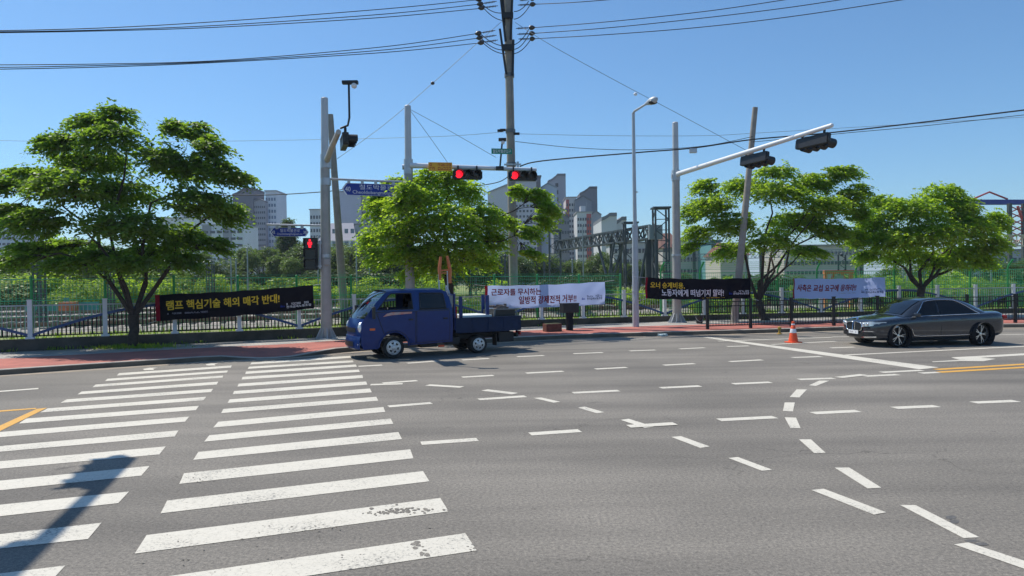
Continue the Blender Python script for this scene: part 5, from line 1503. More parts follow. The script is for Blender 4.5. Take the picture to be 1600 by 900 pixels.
# --- street lamp
base = gx(993.5, 29.9, 0.13); top = at(989.5, 176, 29.9)
root = thing('street_lamp', 'slender grey street lamp with a single arm and oval head', 'street lamp', base)
O = root.location.copy()
jn = at(992, 352, 29.9)
b = MB(); b.path([base, jn], [0.14, 0.125], 16); b.path([jn - Vector((0, 0, .05)), jn + Vector((0, 0, .02))], 0.135, 16); b.path([jn, top], [0.085, 0.065], 14); b.build('pole', M['lamp_grey'], root, o=O, smooth=40)
h0, h1 = at(1012, 161, 29.2), at(1027, 154, 28.8)
b = MB(); b.path([top - Vector((0, 0, .05)), at(991, 174, 29.8), h0], [0.05, 0.05, 0.04], 10); b.build('arm', M['lamp_grey'], root, o=O, smooth=40)
b = MB(); b.path([h0 - (h1 - h0) * .25, h0, h0.lerp(h1, .3), h0.lerp(h1, .75), h1], [0.05, 0.09, 0.145, 0.14, 0.05], 12); hd = b.build('lamp_head', M['lamp_grey'], root, o=O, smooth=60)
b = MB(); b.ball(h0.lerp(h1, .55) + Vector((0, 0, -.07)), 0.13, 12, (1.4, 1, .7)); b.build('lens', M['lens_off'], hd, o=O, smooth=60)

b = MB()
for yy in (300, 425, 455): p = at(993, yy, 29.9); b.tube(p - Vector((0, 0, .02)), p + Vector((0, 0, .02)), .15 if yy > 352 else .1, n=14)
b.build('band', M['galv'], root, o=O)
b = MB(); b.box(at(993, 470, 29.75), (.12, .05, .3)); b.build('hatch', M['lamp_grey'], root, o=O, bevel=.01)

# --- right signal mast
base, top = pole_pts(1055, 192, 1058, 32.2)
root = thing('signal_mast', 'signal mast with a long rising white arm and dark lights at right', 'signal mast', base)
O = root.location.copy()
jn = at(1056, 277, 32.2)
b = MB(); b.path([base, base.lerp(jn, .4), jn], [0.205, 0.185, 0.165], 20); b.build('pole', M['pole_tan'], root, o=O, smooth=40)
b = MB(); b.path([jn, top], [0.14, 0.13], 18); b.ball(top, 0.132, 14, (1, 1, .35)); b.build('upper_pole', M['pole_light'], root, o=O, smooth=40)
b = MB(); b.tube(at(1056, 282, 32.2), at(1056, 266, 32.2), 0.195, n=18); b.tube(at(1057, 400, 32.2), at(1057, 397, 32.2), 0.22, n=18); b.tube(at(1049, 275, 32.2), at(1058, 275, 32.2), 0.12, n=10); b.build('collar', M['galv'], root, o=O, smooth=30)
flange(base, root, O, 0.25)
a0, a1 = at(1059, 272, 32.0), at(1299, 196, 24.2)
b = MB(); b.path([a0, a0.lerp(a1, .5), a1], [0.11, 0.095, 0.075], 14); b.ball(a1, 0.078, 10); b.build('arm', M['pole_white'], root, o=O, smooth=40)
ad = a1 - a0; ang = math.atan2(ad.y, ad.x)
def on_arm(px):
    best = min(np.linspace(0, 1, 400), key=lambda t: abs(800 + F_PX * ((a0.lerp(a1, t) - CAM).dot(CR)) / ((a0.lerp(a1, t) - CAM).dot(_f)) - px))
    return a0.lerp(a1, best)
for px in (1176, 1267):
    traffic_light(root, O, on_arm(px) + Vector((0.08, 0.03, -0.32)), ang + math.pi, 4, lit=-1, tilt=R(8), vr=0.165, vl=0.34, drop=0.09)

# --- leaning concrete pole at right
base = gx(1147, 31.6, 0.13); top = at(1180, 168, 31.6)
b = MB(); b.path([base, top], [0.17, 0.115], 18)
ob = b.build('utility_pole', M['concrete'], None, smooth=40, o=base, loc=base)
tag(ob, 'leaning concrete utility pole rising through the right green tree', 'utility pole')

# --- near-side mast standing beside the photographer; only its shadow shows on the crossing
Z = 8.1
sh = lambda px, py, z: G(px, py) + SUN_DIR * (z / SUN_DIR.z)
tipp = sh(203, 716, Z); inn = sh(40, 872, Z)
ad = (inn - tipp); ad.z = 0; ad.normalize()
rootp = tipp + ad * 9.5
root = thing('signal_mast', 'near signal mast whose shadow falls across the left crosswalk', 'signal mast', (rootp.x, rootp.y, 0))
O = root.location.copy()
b = MB(); b.path([Vector((rootp.x, rootp.y, 0)), Vector((rootp.x, rootp.y, Z + .8))], [0.2, 0.15], 18); b.build('pole', M['pole_tan'], root, o=O, smooth=40)
b = MB(); b.path([rootp, tipp], [0.12, 0.085], 14); b.build('arm', M['pole_white'], root, o=O, smooth=40)
ang = math.atan2(ad.y, ad.x)
for d in (0.75, 3.9):
    traffic_light(root, O, tipp + ad * d + Vector((0, 0, -0.34)), ang, 4, lit=-1)

# ------------------------------------------------------------------ cables
def cable(label, pts, r=0.016, m=None, sag=0.0, n=20, name='overhead_cable', grp='overhead cables'):
    P = []
    for (a, c) in zip(pts, pts[1:]):
        for t in np.linspace(0, 1, n):
            p = Vector(a).lerp(Vector(c), t); p.z -= sag * 4 * t * (1 - t); P.append(p)
    b = MB(); b.path(P, r, 5)
    ob = b.build(name, m or M['wire'], None, smooth=80, o=P[0], loc=P[0])
    tag(ob, label, 'cable', grp)
def through(p0, mid, p1, **k): pass
def cable_px(label, seq, r=0.016, m=None):             # smooth cable through (px, py, depth) control points
    pts = [at(*s) for s in seq]
    P = []
    for i in range(len(pts) - 1):
        p0, p1, p2, p3 = pts[max(i - 1, 0)], pts[i], pts[i + 1], pts[min(i + 2, len(pts) - 1)]
        for t in np.linspace(0, 1, 10, endpoint=False):
            P.append(0.5 * ((2 * p1) + (p2 - p0) * t + (2 * p0 - 5 * p1 + 4 * p2 - p3) * t * t + (3 * p1 - p0 - 3 * p2 + p3) * t ** 3))
    P.append(pts[-1])
    b = MB(); b.path(P, r, 5)
    ob = b.build('overhead_cable', m or M['wire'], None, smooth=80, o=P[0], loc=P[0])
    tag(ob, label, 'cable', 'overhead cables')
DL = 24.0
cable_px('topmost left power cable running off the upper picture edge', [(743, 0, 31.3), (600, 14, 28.3), (350, 33, 26.3), (150, 44, 24.9), (-60, 49, 23.6)])
cable_px('second left power cable from the top insulator pair', [(745, 7, 31.3), (600, 22, 28.3), (350, 39, 26.3), (150, 47, 24.9), (-60, 50.5, 23.6)])
cable_px('third left power cable, lowest of the upper bundle', [(747, 13.5, 31.3), (600, 27, 28.3), (350, 42, 26.3), (150, 48.5, 24.9), (-60, 52, 23.6)])
cable_px('upper cable of the lower left bundle above the dark tree', [(742, 53, 31.3), (600, 73, 28.3), (350, 94, 26.3), (150, 100, 24.9), (-60, 101.5, 23.6)])
cable_px('middle cable of the lower left bundle above the dark tree', [(744, 60, 31.3), (600, 78, 28.3), (350, 95.5, 26.3), (150, 102.5, 24.9), (-60, 106, 23.6)])
cable_px('lowest cable of the lower left bundle above the dark tree', [(746, 67.5, 31.3), (600, 82, 28.3), (350, 97, 26.3), (150, 105, 24.9), (-60, 109, 23.6)])
cable_px('short power cable leaving the utility pole at the top right', [(837, 6.5, 31.3), (900, 3.5, 29), (980, -3, 28.2), (1100, -14, 27)])
cable_px('upper cable of the three rising to the top right', [(836, 43, 31.3), (950, 34, 28.8), (1100, 18, 27.6), (1230, -1, 26.4), (1330, -18, 25.5)])
cable_px('middle cable of the three rising to the top right', [(836, 52, 31.3), (950, 43.5, 28.8), (1100, 28, 27.6), (1230, 12, 26.4), (1330, -3, 25.5)])
cable_px('lowest cable of the three rising to the top right', [(836, 60.5, 31.3), (950, 54, 28.8), (1100, 42, 27.6), (1250, 24, 26.4), (1420, -2, 25.0)])
wg = M['wire_grey']
cable_px('guy wire from the utility pole down to the left leaning pole', [(788, 30, 31.5), (745, 68, 29.5), (676, 130, 29), (600, 195, 28.3), (527, 248, 27.6)], 0.010, wg)
cable_px('guy wire from the utility pole down towards the right arm', [(805, 35, 31.5), (860, 70, 30), (960, 125, 30.5), (1060, 178, 31), (1168, 236, 31.6)], 0.010, wg)
cable_px('thin stay wire from the centre mast down to the yellow sign', [(639, 170, 27), (672, 215, 27), (700, 255, 27)], 0.009, wg)
cable_px('thin stay wire from the centre mast towards the green sign', [(639, 170, 27), (700, 203, 27.3), (775, 246, 27.6)], 0.009, wg)
cable_px('pale thin line crossing the sky behind the dark tree', [(-40, 219, 33), (200, 222, 33), (500, 218, 33), (690, 213, 31.5), (788, 206, 31.6)], 0.009, M['steel_pale'])
cable_px('pale thin line from the utility pole across to the right', [(806, 209, 31.6), (950, 212, 31), (1100, 212, 32), (1180, 208, 33), (1650, 180, 30)], 0.009, M['steel_pale'])
cable_px('thick bundled telecom cable rising from the utility pole to the right edge', [(812, 260, 31.5), (850, 251, 31.6), (1000, 238, 30.6), (1085, 231, 31), (1175, 218, 31.5), (1290, 208, 30.2), (1450, 190, 28.4), (1640, 167, 26.4)], 0.03)
cable_px('thinner telecom cable just below the thick bundle at right', [(1175, 222, 31.5), (1320, 208, 30), (1450, 196, 28.6), (1640, 175, 26.6)], 0.013)
cable_px('thin telecom cable above the thick bundle at centre right', [(805, 221, 31.6), (900, 231, 30.2), (1000, 234, 30.6), (1100, 228, 31), (1178, 213, 31.5)], 0.013)
cable_px('low telecom cable between the centre tree and the utility pole', [(735, 292, 31), (780, 284, 30.4), (803, 268, 30)], 0.02)
cable_px('low telecom cable left of the signal mast before the apartments', [(330, 305, 40), (420, 304.5, 38), (500, 300, 36), (545, 295, 35)], 0.025)
# small splice box on the telecom cable
c = at(1083, 235.5, 30.95)
b = MB(); b.box((0, 0, 0), (0.32, 0.16, 0.2)); ob = b.build('splice_box', M['galv'], None, bevel=0.03, loc=c); tag(ob, 'small grey splice box hanging on the telecom cable', 'splice box')
# small white insulators on the guys
for (px, py, D, lab) in ((676, 130, 29, 'small white insulator on the left guy wire'), (993, 147, 30.7, 'small white insulator on the right guy wire')):
    b = MB(); b.ball((0, 0, 0), 0.07, 10, (1.2, 1, 1)); ob = b.build('guy_insulator', M['porcelain'] if px < 700 else M['white'], None, smooth=60, loc=at(px, py, D)); tag(ob, lab, 'insulator')

# ------------------------------------------------------------------ banners
def banner(label, TL, TR, BR, BL, DL_, DR_, mbody, strip, texts, seed):
    c = [at(TL[0], TL[1], DL_), at(TR[0], TR[1], DR_), at(BR[0], BR[1], DR_), at(BL[0], BL[1], DL_)]
    base = (c[2] + c[3]) / 2
    root = thing('banner', label, 'banner', base, 0, 'protest banners along the fence')
    O = base
    nrm = (c[1] - c[0]).cross(c[0] - c[3]).normalized()
    if nrm.y > 0: nrm = -nrm
    rr = random.Random(seed)
    ph = [rr.uniform(0, 6) for _ in range(4)]
    def fn(u, v, off=0.0):
        p = c[0].lerp(c[1], u).lerp(c[3].lerp(c[2], u), v)
        w = 0.035 * math.sin(u * 9 + ph[0] + v * 2) + 0.012 * math.sin(u * 23 + ph[1] - v * 4) + 0.02 * math.sin(v * 3.1) * math.sin(u * 5 + ph[2]) + 0.02 * math.sin((u * 6 + v * 1.2) * 7 + ph[3]) * math.exp(-6 * min(u, 1 - u))
        p = p + nrm * (w + off)
        p.z -= 0.05 * math.sin(math.pi * u) * (1 if v < .01 else .9)
        p.z += 0.012 * math.sin(u * 31 + ph[3]) * (1 if v in (0.0, 1.0) else 0.2)
        return p
    def sheet_(u0, u1, mt, nm, nu):
        b = MB()
        us, vs = np.linspace(u0, u1, nu), np.linspace(0, 1, 9)
        b.grid([[fn(float(u), float(v)) for u in us] for v in vs])
        return b.build(nm, mt, root, smooth=80, o=O)
    sheet_(strip, 1, mbody, 'cloth', 70)
    sheet_(0, strip, M['ban_red'], 'end_strip', 4)
    for (kind, s, u0, u1, v0, v1, mt, shear) in texts:
        b = MB()
        f2 = lambda u, v: fn(float(u), float(v), 0.026)
        if kind == 't': text_on(b, s, f2, u0, u1, v0, v1, 0.03, shear)
        elif kind == 'b': bars_on(b, f2, u0, u1, v0, v1, s, seed)
        else:
            b.add([f2(u0, v1), f2(u0 + (u1 - u0) * .2, v0), f2(u0 + (u1 - u0) * .35, v1)], [(0, 1, 2)]); b.add([f2(u0 + (u1 - u0) * .4, v1), f2(u0 + (u1 - u0) * .5, v0 + (v1 - v0) * .3), f2(u0 + (u1 - u0) * .7, v1)], [(0, 1, 2)]); b.add([f2(u0 + (u1 - u0) * .75, v1), f2(u0 + (u1 - u0) * .8, v0 + (v1 - v0) * .3), f2(u1, v1)], [(0, 1, 2)])
        b.build('logo' if kind == 'l' else 'lettering', mt, root, o=O)
    b = MB()
    for q, dx in ((c[0], -1), (c[3], -1), (c[1], 1), (c[2], 1)):
        b.tube(q, q + Vector((dx * 0.45, 0.18, 0.05 if q in (c[0], c[1]) else -0.12)), 0.008, n=5)
    b.build('rope', M['fence_white'], root, o=O)
Y, WT, RD, NV, BL_, GY = M['txt_yellow'], M['txt_white'], M['txt_red'], M['txt_navy'], M['txt_blue'], M['txt_grey']
UN = '전국금속노동조합'
banner('black banner with one line of yellow lettering below the dark tree', (242, 460.5), (489, 445.5), (491, 482), (244, 501.5), wall_D(243) - .25, wall_D(490) - .35, M['ban_black'], 0.025,
    [('t', '램프 핵심기술 해외 매각 반대!', .064, .767, .25, .61, Y, 0), ('b', 26, .066, .31, .72, .78, GY, 0), ('l', '', .772, .802, .70, .81, BL_, 0), ('b', 14, .812, .965, .66, .75, WT, 0), ('t', UN, .812, .98, .77, .87, WT, 0)], 3)
banner('white banner with two lines of dark red lettering behind the truck bed', (758, 446.5), (945, 440), (945, 475), (759, 482.5), wall_D(758) - .4, wall_D(945) - .4, M['ban_white'], 0.022,
    [('t', '근로자를 무시하는', .05, .44, .14, .43, RD, 0), ('t', '일방적 강제전적 거부!!', .26, .745, .48, .82, RD, 0), ('l', '', .79, .82, .62, .74, BL_, 0), ('b', 12, .835, .97, .56, .65, NV, 0), ('t', UN, .835, .97, .67, .77, NV, 0), ('b', 30, .5, .72, .88, .93, GY, 0)], 5)
banner('black banner with yellow and white lettering on the right signal mast', (1008, 433.8), (1173, 434.3), (1173, 466), (1009, 466.8), 29.6, 31.0, M['ban_black'], 0.017,
    [('t', '오너 승계비용,', .045, .36, .19, .49, Y, 0), ('t', '노동자에게 떠넘기지 말라!', .15, .73, .52, .85, WT, 0), ('l', '', .785, .82, .64, .78, BL_, 0), ('b', 12, .83, .98, .60, .68, WT, 0), ('t', UN, .83, .98, .70, .80, WT, 0), ('b', 22, .52, .74, .90, .94, Y, 0)], 7)
banner('white banner with one slanted red line of lettering left of the sedan', (1239, 434.8), (1384, 433), (1383, 463), (1240, 466.3), 32.2, 33.0, M['ban_white'], 0.014,
    [('t', '사측은 교섭 요구에 응하라!!', .04, .68, .30, .64, RD, .18), ('l', '', .74, .775, .58, .76, NV, 0), ('b', 12, .785, .955, .57, .66, NV, 0), ('t', UN, .785, .975, .69, .80, NV, 0), ('b', 22, .48, .68, .72, .77, GY, 0)], 9)

# ------------------------------------------------------------------ sidewalk things
g = gx(890, 28.4, 0.15)
root = thing('control_box', 'black control box on a square post below the white banner', 'control box', g, R(20))
b = MB(); b.box((0, 0, .36), (0.22, .2, .72)); b.build('post', M['fence_dark'], root)
b = MB(); b.box((0, 0, .88), (.68, .4, .36)); b.box((0, 0, 1.07), (.72, .44, .03)); b.build('cabinet', M['black'], root, bevel=.015)
b = MB(); b.box((.1, -.205, .9), (.18, .01, .16)); b.build('notice_plate', M['chassis'], root)
g = gx(863, 27.9, 0.15)
root = thing('planter', 'low rusty brown planter box on the red paving', 'planter', g, R(20))
b = MB(); b.box((0, 0, .15), (.66, .4, .3)); b.build('box', M['brown'], root, bevel=.02)
b = MB(); b.box((0, 0, .305), (.56, .3, .02)); b.build('soil', M['earth'], root)
g = gx(1093, 31.3, 0.15)
root = thing('bucket', 'small black bucket lying beside the right signal mast', 'bucket', g)
b = MB(); b.lathe([(0.0, 0), (.13, 0), (.17, .3), (.185, .3), (.185, .33), (.15, .33), (.12, .04), (0, .04)], 18); b.build('body', M['black'], root, smooth=40)
b = MB(); b.path([(-.18, 0, .3), (-.12, -.1, .16), (0, -.19, .08), (.12, -.1, .16), (.18, 0, .3)], .008, 5); b.build('handle', M['galv'], root)
g = G(1218, 522.3)
root = thing('marker_post', 'tiny brass coloured marker post at the kerb left of the cone', 'marker post', g)
b = MB(); b.lathe([(0, 0), (.1, 0), (.1, .03), (.05, .05), (.035, .18), (.07, .2), (.06, .27), (0, .3)], 14); b.build('post', M['brass'], root, smooth=40)
g = G(1035, 526.5)
b = MB()
rr = random.Random(2)
b.add([(rr.uniform(-.22, .22), rr.uniform(-.1, .1), rr.uniform(0.01, .14)) for _ in range(14)], [(i, (i + 3) % 14, (i + 5) % 14) for i in range(14)])
ob = b.build('plastic_bag', mat('bag', (0.5, 0.62, 0.66), 0.4), None, loc=g + Vector((0, 0, .005))); tag(ob, 'crumpled pale blue plastic bag in the gutter', 'plastic bag')

# traffic cone
g = G(1239.5, 535.5)
root = thing('traffic_cone', 'orange traffic cone with white collar standing beside the stop line', 'traffic cone', g, R(15))
b = MB(); b.box((0, 0, .02), (.4, .4, .04)); b.build('base', M['cone_orange'], root, bevel=.012)
b = MB(); b.lathe([(.155, .04), (.15, .07), (.105, .33)], 24); b.lathe([(.083, .46), (.07, .54), (.06, .55)], 24); b.lathe([(.06, .55), (.05, .6), (.045, .7), (.0, .71)], 24); b.build('body', M['cone_orange'], root, smooth=40)
b = MB(); b.lathe([(.106, .328), (.107, .335), (.085, .455), (.082, .462)], 24); b.build('reflective_collar', M['white'], root, smooth=40)
b = MB(); b.lathe([(.058, .585), (.056, .63)], 24); b.build('reflective_collar', M['white'], root, smooth=40)

# ------------------------------------------------------------------ wheels
def wheel(parent, pos, r, w, rim_r, mrim, n_sp, side, twin=0.0, dish=False):
    """axis along y; side -1: outer face towards -y"""
    Rm = Matrix.Rotation(R(90), 4, 'X')                    # lathe z -> -y
    if side > 0: Rm = Matrix.Rotation(R(-90), 4, 'X')
    b = MB()
    b.lathe([(rim_r * 0.96, -w), (rim_r * 0.96, -0.06), (rim_r * 0.5, -0.05), (0.0, -0.05)], 28, Rm)
    wh = b.build('wheel', M['chassis'], parent, smooth=40)
    wh.location = pos
    b = MB()
    prof = [(rim_r, -w + 0.01), (r * .93, -w), (r * .985, -w + .02), (r, -w * .8), (r, -w * .2), (r * .985, -.02), (r * .93, 0.0), (rim_r + .012, 0.0), (rim_r, -0.012)]
    b.lathe(prof, 40, Rm); b.build('tyre', M['tyre'], wh, smooth=35)
    b = MB()
    b.lathe([(rim_r, -0.05), (rim_r + .004, 0.004), (rim_r * .93, 0.008), (rim_r * .88, -0.02)], 36, Rm)
    if dish:                                               # steel hub cap with six round windows
        nseg = 12
        for k in range(nseg):
            a0_, a1_ = 2 * math.pi * k / nseg, 2 * math.pi * (k + 1) / nseg
            ri = rim_r * .36
            ro = rim_r * .90
            if k % 2 == 0:
                q = [(ri, a0_), (ro, a0_), (ro, a1_), (ri, a1_)]
                b.add([Rm @ Vector((rr_ * math.cos(t), rr_ * math.sin(t), 0.006 if rr_ > ri else 0.022)) for rr_, t in q], [(0, 1, 2, 3)])
            else:
                for (s0, s1) in ((ri, rim_r * .50), (rim_r * .76, ro)):
                    b.add([Rm @ Vector((rr_ * math.cos(t), rr_ * math.sin(t), 0.01)) for rr_, t in ((s0, a0_), (s1, a0_), (s1, a1_), (s0, a1_))], [(0, 1, 2, 3)])
        b.lathe([(rim_r * .37, 0.020), (rim_r * .30, 0.03), (rim_r * .27, 0.045), (0, 0.05)], 24, Rm)
    else:
        for k in range(n_sp):
            a = 2 * math.pi * k / n_sp
            for da in (-.16, .16):
                p0 = Rm @ Vector((rim_r * .16 * math.cos(a), rim_r * .16 * math.sin(a), 0.0))
                p1 = Rm @ Vector((rim_r * .93 * math.cos(a + da), rim_r * .93 * math.sin(a + da), 0.0))
                b.bar(p0, p1, rim_r * .085, 0.03, up=Rm @ Vector((0, 0, 1)))
        b.lathe([(rim_r * .2, -0.01), (rim_r * .18, 0.02), (0, 0.024)], 20, Rm)
    b.build('rim', mrim, wh, smooth=35)
    return wh

def poly_fill(outer, holes, fn):                           # 2-D polygon with holes -> MB through fn(x, z)
    bm = bmesh.new()
    es = []
    for loop in [outer] + holes:
        vs = [bm.verts.new((x, z, 0)) for x, z in loop]
        for a, c in zip(vs, vs[1:] + vs[:1]): es.append(bm.edges.new((a, c)))
    bmesh.ops.triangle_fill(bm, use_beauty=True, use_dissolve=False, edges=es)
    bm.verts.index_update()
    b = MB()
    b.add([fn(v.co.x, v.co.y) for v in bm.verts], [tuple(v.index for v in f.verts) for f in bm.faces])
    bm.free()
    return b

# ------------------------------------------------------------------ blue double-cab truck
Pf, Pr = G(614, 560.5), G(750, 552)
a = math.atan2(Pr.y - Pf.y, Pr.x - Pf.x)
XF, XR = 1.06, 3.69
mid = (Pf + Pr) / 2
ux = Vector((math.cos(a), math.sin(a), 0)); uy = Vector((-ux.y, ux.x, 0))
org = mid - ux * ((XF + XR) / 2) + uy * 0.80
T = thing('pickup_truck', 'dark blue double cab pickup truck stopped beside the kerb', 'pickup truck', (org.x, org.y, 0), a)
def hw(z):
    return float(np.interp(z, [0.3, 0.6, 1.0, 1.36, 1.93, 1.97], [0.80, 0.835, 0.85, 0.845, 0.735, 0.70]))
arch = [(XF + 0.42 * math.cos(t), 0.33 + 0.42 * math.sin(t)) for t in np.linspace(0, math.pi, 15)]
side_lo = [(0.20, 0.30), (0.13, 0.45), (0.12, 0.72), (0.13, 0.98), (0.20, 1.16), (0.36, 1.36), (2.84, 1.36), (2.85, 0.9), (2.84, 0.40), (XF + 0.47, 0.36)] + arch + [(XF - 0.46, 0.30)]
win_f = [(0.60, 1.40), (0.94, 1.80), (1.02, 1.845), (1.60, 1.85), (1.63, 1.40)]
win_r = [(1.84, 1.40), (1.86, 1.85), (2.52, 1.84), (2.58, 1.80), (2.64, 1.40)]
side_up = [(0.36, 1.36), (0.53, 1.56), (0.78, 1.82), (0.90, 1.91), (1.1, 1.93), (2.55, 1.93), (2.68, 1.88), (2.76, 1.72), (2.84, 1.36)]
cab = MB()
for s in (-1, 1):
    f = lambda x, z: Vector((x, s * hw(z), z))
    lo_ = poly_fill(side_lo, [], f); up_ = poly_fill(side_up, [win_f, win_r], f)
    cab.add(lo_.v, lo_.f); cab.add(up_.v, up_.f)
def strip(prof, bul):                                      # loft across the width; bul = how far the middle sits forward of the corner
    rows = []
    for (x, z), bb in zip(prof, bul):
        rows.append([Vector((x - bb * (1 - (k / 5) ** 2 if abs(k) <= 5 else 0), hw(z) * k / 5, z)) for k in range(-5, 6)])
    return rows
cab.grid(strip([(0.20, 0.30), (0.13, 0.45), (0.12, 0.72), (0.13, 0.98), (0.20, 1.16)], [.10, .13, .14, .13, .13]))
cab.grid(strip([(0.90, 1.91), (1.1, 1.93), (1.9, 1.935), (2.55, 1.93), (2.68, 1.88), (2.76, 1.72), (2.84, 1.36), (2.85, 0.9), (2.84, 0.40)], [.06, 0.02, 0, 0, 0, 0, 0, 0, 0]))
# roof crown
for i, v in enumerate(cab.v):
    if v[2] > 1.9: cab.v[i] = (v[0], v[1], v[2] + 0.045 * max(0, 1 - (v[1] / 0.74) ** 2))
cabo = cab.build('cab', M['truck_blue'], T, smooth=38, merge=True)
b = MB(); b.grid(strip([(0.20, 1.16), (0.36, 1.36), (0.53, 1.56), (0.78, 1.82), (0.90, 1.91)], [.13, .13, .11, .08, .06])); b.build('windscreen', M['glass'], T, smooth=60)
for s in (-1, 1):
    f = lambda x, z: Vector((x, s * (hw(z) + .004), z))
    poly_fill([(x, z) for x, z in win_r], [], f).build('rear_side_window', M['glass_dark'], T)
for s in (-1, 1):
    b = MB()
    for w_ in (win_f, win_r):
        pts = [Vector((x, s * (hw(z) + .006), z)) for x, z in w_]
        for p, q in zip(pts, pts[1:] + pts[:1]): b.tube(p, q, 0.016, n=6)
    b.bar(Vector((1.80, s * (hw(1.37) + .012), 1.375)), Vector((2.72, s * (hw(1.37) + .012), 1.375)), .015, .02)
    b.build('window_seal', M['black'], T)
# doors: slightly raised panels
def door_panel(poly, name='door'):
    for s in (-1, 1):
        f = lambda x, z: Vector((x, s * (hw(z) + .010), z))
        q = poly_fill(poly, [], f)
        n = len(poly)
        e = MB(); e.add(q.v, q.f)
        rim = [f(x, z) for x, z in poly]; inn_ = [Vector((x, s * (hw(z) - .002), z)) for x, z in poly]
        e.add(rim + inn_, [(i, (i + 1) % n, n + (i + 1) % n, n + i) for i in range(n)])
        d = e.build(name, M['truck_blue'], T)
        sm = MB(); P = [f(x, z) for x, z in poly]; sm.path(P + [P[0]], 0.008, 5); sm.build('door_seam', M['black'], d)
        xh = max(x for x, z in poly) - 0.14
        h = MB(); h.box((xh, s * (hw(1.1) + .028), 1.10), (.13, .03, .045)); h.build('handle', M['black'], d, bevel=.008)
ad_ = [(XF + 0.47 * math.cos(t), 0.33 + 0.47 * math.sin(t)) for t in np.linspace(R(8), R(126), 10)]
door_panel([(0.56, 1.335), (1.70, 1.335), (1.70, 0.42)] + ad_)
door_panel([(1.74, 1.335), (2.74, 1.335), (2.75, 0.9), (2.74, 0.45), (1.74, 0.42)])
b = MB()
for s in (-1, 1):
    f = lambda x, z: Vector((x, s * (hw(z) + .016), z))
    q = poly_fill([(0.74, 1.20), (0.98, 1.24), (1.58, 1.27), (1.60, 1.32), (1.0, 1.32), (0.86, 1.29)], [], f); b.add(q.v, q.f)
b.build('door_decal', M['decal'], T)
for s in (-1, 1):                                          # wheel-arch lips
    b = MB()
    pts = [Vector((XF + 0.435 * math.cos(t), s * (hw(0.6) + .012), 0.33 + 0.435 * math.sin(t))) for t in np.linspace(R(3), R(177), 18)]
    b.path(pts, 0.022, 6); b.build('wheel_arch', M['truck_blue'], T, smooth=50)
# front details
b = MB(); b.grid(strip([(0.17, 0.27), (0.09, 0.32), (0.075, 0.52), (0.10, 0.66), (0.13, 0.67)], [.11, .14, .15, .14, .12])); b.build('front_bumper', M['truck_blue'], T, smooth=40)
b = MB(); b.grid([[Vector((x - .14 * (1 - (y / .84) ** 2) - .012, y, z)) for y in np.linspace(-.55, .55, 9)] for x, z in ((0.115, .78), (0.125, .90))]); b.build('grille', M['black'], T)
b = MB(); b.grid([[Vector((0.075 - .15 * (1 - (y / .84) ** 2) - .012, y, z)) for y in np.linspace(-.5, .5, 9)] for z in (.38, .52)]); b.build('air_intake', M['black'], T)
for s in (-1, 1):
    b = MB(); b.ball((0.145, s * .72, .91), 0.17, 14, (.5, .72, .95)); hl = b.build('headlight', M['lens'], T, smooth=60)
    b = MB(); b.ball((0.085, s * .70, .90), 0.07, 12, (.5, .9, .9)); b.build('bulb', M['chrome'], hl, smooth=60)
    b = MB(); b.ball((0.085, s * .70, .45), 0.06, 12, (.7, 1, 1)); b.build('fog_light', M['white'], T, smooth=60)
    b = MB(); b.box((.44, s * (hw(.85) + .008), .86), (.15, .02, .06)); b.build('side_marker', M['marker'], T, bevel=.006)
    # mirror
    b = MB(); b.tube((.46, s * .86, 1.32), (.44, s * 1.0, 1.35), .02, n=8); m_ = b.build('mirror_arm', M['black'], T)
    b = MB(); b.box((.44, s * 1.03, 1.33), (.07, .17, .34)); b.build('mirror', M['black'], m_, bevel=.025)
b = MB(); b.path([(0.12, -.45, 1.2), (.20, -.1, 1.24)], .012, 5); b.path([(.08, .2, 1.19), (.17, .5, 1.24)], .012, 5); b.build('wiper', M['black'], T)
# interior
b = MB(); b.box((1.62, -.42, .95), (.5, .55, .2)); b.box((1.76, -.42, 1.26), (.14, .5, .7)); b.box((1.84, -.42, 1.72), (.1, .28, .18)); b.build('seat', M['seat'], T, bevel=.03)
b = MB(); b.box((1.62, .42, .90), (.5, .55, .2)); b.box((1.80, .42, 1.14), (.14, .55, .5)); b.build('seat', M['seat'], T, bevel=.03)
b = MB(); b.lathe([(.17 + .015 * math.cos(t), .015 * math.sin(t)) for t in np.linspace(0, 6.28, 9)], 24, Matrix.Translation((.92, -.4, 1.30)) @ Matrix.Rotation(R(-60), 4, 'Y')); b.tube((.92, -.4, 1.3), (.6, -.4, 1.05), .025); b.build('steering_wheel', M['black'], T, smooth=60)
b = MB(); b.box((.55, 0, 1.08), (.4, 1.5, .2)); b.build('dashboard', M['seat'], T, bevel=.04)
b = MB(); b.box((1.7, 0, .5), (2.2, 1.4, .08)); b.build('floor', M['chassis'], T)
# chassis
b = MB()
for s in (-1, 1): b.box((2.95, s * .38, .50), (4.0, .09, .14))
for x in (1.9, 2.6, 3.3, 4.6): b.box((x, 0, .5), (.08, .8, .1))
b.box((2.15, -.55, .40), (.5, .3, .28)); b.box((2.9, -.55, .42), (.42, .32, .2)); b.box((XR, 0, .30), (.1, 1.2, .1)); b.box((XF, 0, .32), (.1, 1.3, .1)); b.build('chassis', M['chassis'], T)
b = MB(); b.box((2.80, -.62, .40), (.22, .05, .10)); b.build('step', M['galv'], T)
b = MB(); b.box((2.52, -.72, .28), (.18, .04, .06)); b.build('side_reflector', M['cone_orange'], T)
